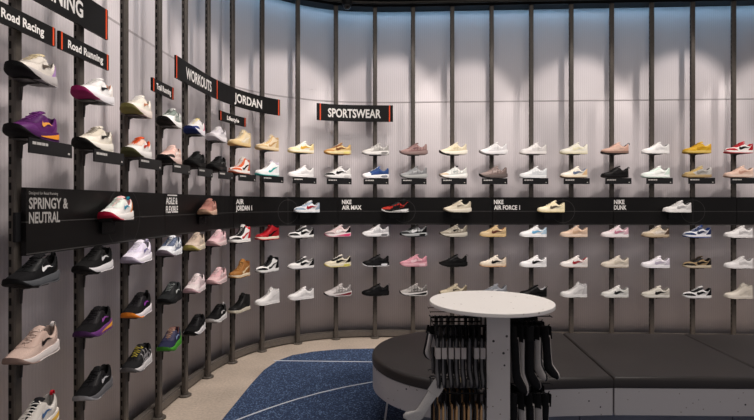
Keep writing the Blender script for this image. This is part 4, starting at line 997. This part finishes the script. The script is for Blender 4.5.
for zi, z in enumerate((0.838, 0.540)):
    for yi, y in enumerate((-0.105, -0.01, 0.085)):
        for sgn, ln in ((-1, 0.225), (1, 0.175)):
            mb = MB(); x0 = 0.004 + sgn * 0.051; x1 = x0 + sgn * ln
            mb.tube([(x0, y, z), (x1, y, z), (x1 + sgn * 0.006, y, z + 0.010)], 0.0032, 8)
            mb.tube([(x0, y, z + 0.045), (x1 + sgn * 0.012, y, z + 0.045)], 0.0022, 6)
            mb.tube([(x1 + sgn * 0.012, y - 0.018, z + 0.045), (x1 + sgn * 0.012, y + 0.018, z + 0.045)], 0.0022, 6)
            mb.box((x0 + sgn * 0.002, y, z + 0.022), (0.004, 0.02, 0.075))
            part('peg', mb, PEGC, root, True)
            PEGS.append((zi, yi, sgn, x0, x1, y, z))
    mb = MB(); mb.tube([(-0.27, -0.135, z + 0.012), (-0.05, -0.135, z + 0.012)], 0.003, 6); mb.tube([(-0.27, -0.135, z - 0.012), (-0.27, 0.12, z - 0.012)], 0.003, 6); mb.tube([(-0.27, -0.135, z + 0.012), (-0.27, -0.135, z - 0.012)], 0.003, 6); mb.tube([(-0.27, 0.12, z - 0.012), (-0.05, 0.12, z - 0.012)], 0.003, 6)
    part('guard_rail', mb, PEGC, root, True)
mb = MB(); mb.box((-0.16, -0.142, 0.598), (0.17, 0.004, 0.028)); mb.box((-0.16, -0.144, 0.583), (0.19, 0.008, 0.004)); part('label_strip', mb, mat('55524f', 'plain', 0.25), root)
mb = MB(); mb.box((-0.175, -0.1455, 0.612), (0.022, 0.003, 0.018)); mb.box((-0.18, -0.1455, 0.627), (0.006, 0.003, 0.010)); mb.box((-0.168, -0.1455, 0.625), (0.004, 0.003, 0.006)); part('price_mark', mb, mat('c9b48a', 'plain', 0.4), root)

# sock packs
def sock_outline(L_=0.235, w=0.054, foot=0.055):
    pts = [(-w / 2, 0), (w / 2, 0), (w / 2 * .92, -L_ * .35), (w / 2 * .95, -L_ * .6)]
    hx, hz = w * .42, -L_ * .72
    pts += [(w / 2 * 1.05, -L_ * .70), (w / 2 + foot * .35, -L_ * .80), (w / 2 + foot * .72, -L_ * .90), (w / 2 + foot * .80, -L_ * .98), (w / 2 + foot * .62, -L_ * 1.04), (w * .2 + foot * .2, -L_ * 1.0), (0.0, -L_ * .93), (-w * .38, -L_ * .85), (-w / 2 * 1.02, -L_ * .74), (-w / 2 * .92, -L_ * .5), (-w / 2 * .94, -L_ * .25)]
    return pts
def solid(mb, outline, t, yc=0.0, mi=0, z0=0.0, x0=0.0, puff=0.0):
    n = len(outline); c = np.mean(np.array(outline), 0)
    lay = [(-t / 2, 0.90), (-t * .3, 1.0), (t * .3, 1.0), (t / 2, 0.90)]
    g = [[(x0 + c[0] + (p[0] - c[0]) * (k if puff else 1), yc + y, z0 + c[1] + (p[1] - c[1]) * (k if puff else 1)) for p in outline] for y, k in lay]
    m0 = len(mb.v); mb.grid(g, mi, closed_v=True)
    mb.f.append(tuple(m0 + j for j in range(n))[::-1]); mb.m.append(mi)
    mb.f.append(tuple(m0 + 3 * n + j for j in range(n))); mb.m.append(mi)
mbs = MB(); solid(mbs, sock_outline(), 0.010, 0.004, puff=1, z0=-0.035); SOCK_A = mbs.mesh('sock', [M_WHITE], 'all')
mbs = MB(); solid(mbs, sock_outline(0.225, 0.052, 0.05), 0.010, -0.006, puff=1, z0=-0.042, x0=0.006); SOCK_B = mbs.mesh('sock', [M_WHITE], 'all')
def card():
    mb = MB(); o = [(-.034, 0.012), (-.028, .018), (-.006, .018), (-.005, .008), (.005, .008), (.006, .018), (.028, .018), (.034, 0.012), (.034, -.055), (-.034, -.055)]
    solid(mb, o, 0.0022, 0.0115 - 0.0005); solid(mb, o, 0.0022, -0.0125)
    return mb.mesh('header_card', [M_WHITE])
CARD = card()
mb = MB(); mb.box((0, 0.0, -0.115), (0.062, 0.024, 0.055)); BANDP = mb.mesh('paper_band', [M_WHITE])
def sock_pack(loc, rz, tilt, lab, group, ca, cb, cc, paper=None):
    o = empty('sock_pack', loc); o.rotation_euler = (0, tilt, rz)
    tag(o, lab, 'socks', group)
    for nm, me, cl, fin in (('sock', SOCK_A, ca, 'fabric'), ('sock', SOCK_B, cb, 'fabric'), ('header_card', CARD, cc, 'leather')) + ((('paper_band', BANDP, paper, 'leather'),) if paper else ()):
        ob = link(nm, me, o); ob.material_slots[0].link = 'OBJECT'; ob.material_slots[0].material = mat(cl, fin)
    o.scale = (0.88, 0.88, 0.88)
    return o
PR = random.Random(11)
zn = ['upper peg', 'lower peg']; yn = ['front', 'middle', 'back']
for zi, yi, sgn, x0, x1, y, z in PEGS:
    if yi == 1 and sgn < 0: continue
    n = 8 if sgn < 0 else 5
    for k in range(n):
        f = (k + 0.6) / n
        x = x0 + (x1 - x0) * f
        if sgn < 0:
            if zi == 0: ca, cb, cc, pp = '1b1b1d', '5c5b5d', '161617', ('b3aca9' if k not in (2,) else None)
            else: ca, cb, cc, pp = ('b08a64', '2a2624', '1a1918', None) if k % 2 else ('8d8e90', 'b8946c', '1c1b1a', None)
            rz = PI / 2 + PI + PR.uniform(-.10, .10)
        else:
            ca, cb, cc, pp = (('bdb6b2', '1a1a1c', '1a1a1b', None) if (k + yi) % 2 == 0 else ('161618', 'aaa5a2', '19191a', None))
            rz = -PI / 2 + 0.80 + PR.uniform(-.12, .12)
        side = 'left' if sgn < 0 else 'right'
        k_ = sock_pack((TX + x, TY + y, CT + z - 0.0115), rz, 0.0,
                  f'sock pack, {ORD[k]} from the column, {yn[yi]} {zn[zi]}, {side} side of stand', 'sock packs on the stand', ca, cb, cc, pp)
        if sgn > 0: k_.scale = (0.74, 1.0, 0.90 + 0.22 * (0.45 - f) + PR.uniform(-.06, .06)); k_.rotation_euler[1] = PR.uniform(-.09, .05); k_.rotation_euler[2] += PR.uniform(-.25, .25)
# packs hung on the outermost peg ends of the left side
sock_pack((TX - 0.285, TY - 0.06, CT + 0.822), 0.7, 0.30, 'black and white sock pack hanging askew from the upper left peg end', 'sock packs on the stand', '1a1a1c', 'b9b4b2', '161617', None).scale = (0.5, 0.9, 0.5)
sock_pack((TX - 0.262, TY - 0.14, CT + 0.59), PI - 0.35, -0.55, 'pale grey sock pack hanging askew from the lower left peg end', 'sock packs on the stand', 'c9c6c2', '8a8786', 'bdbab6', None).scale = (0.8, 0.8, 0.8)
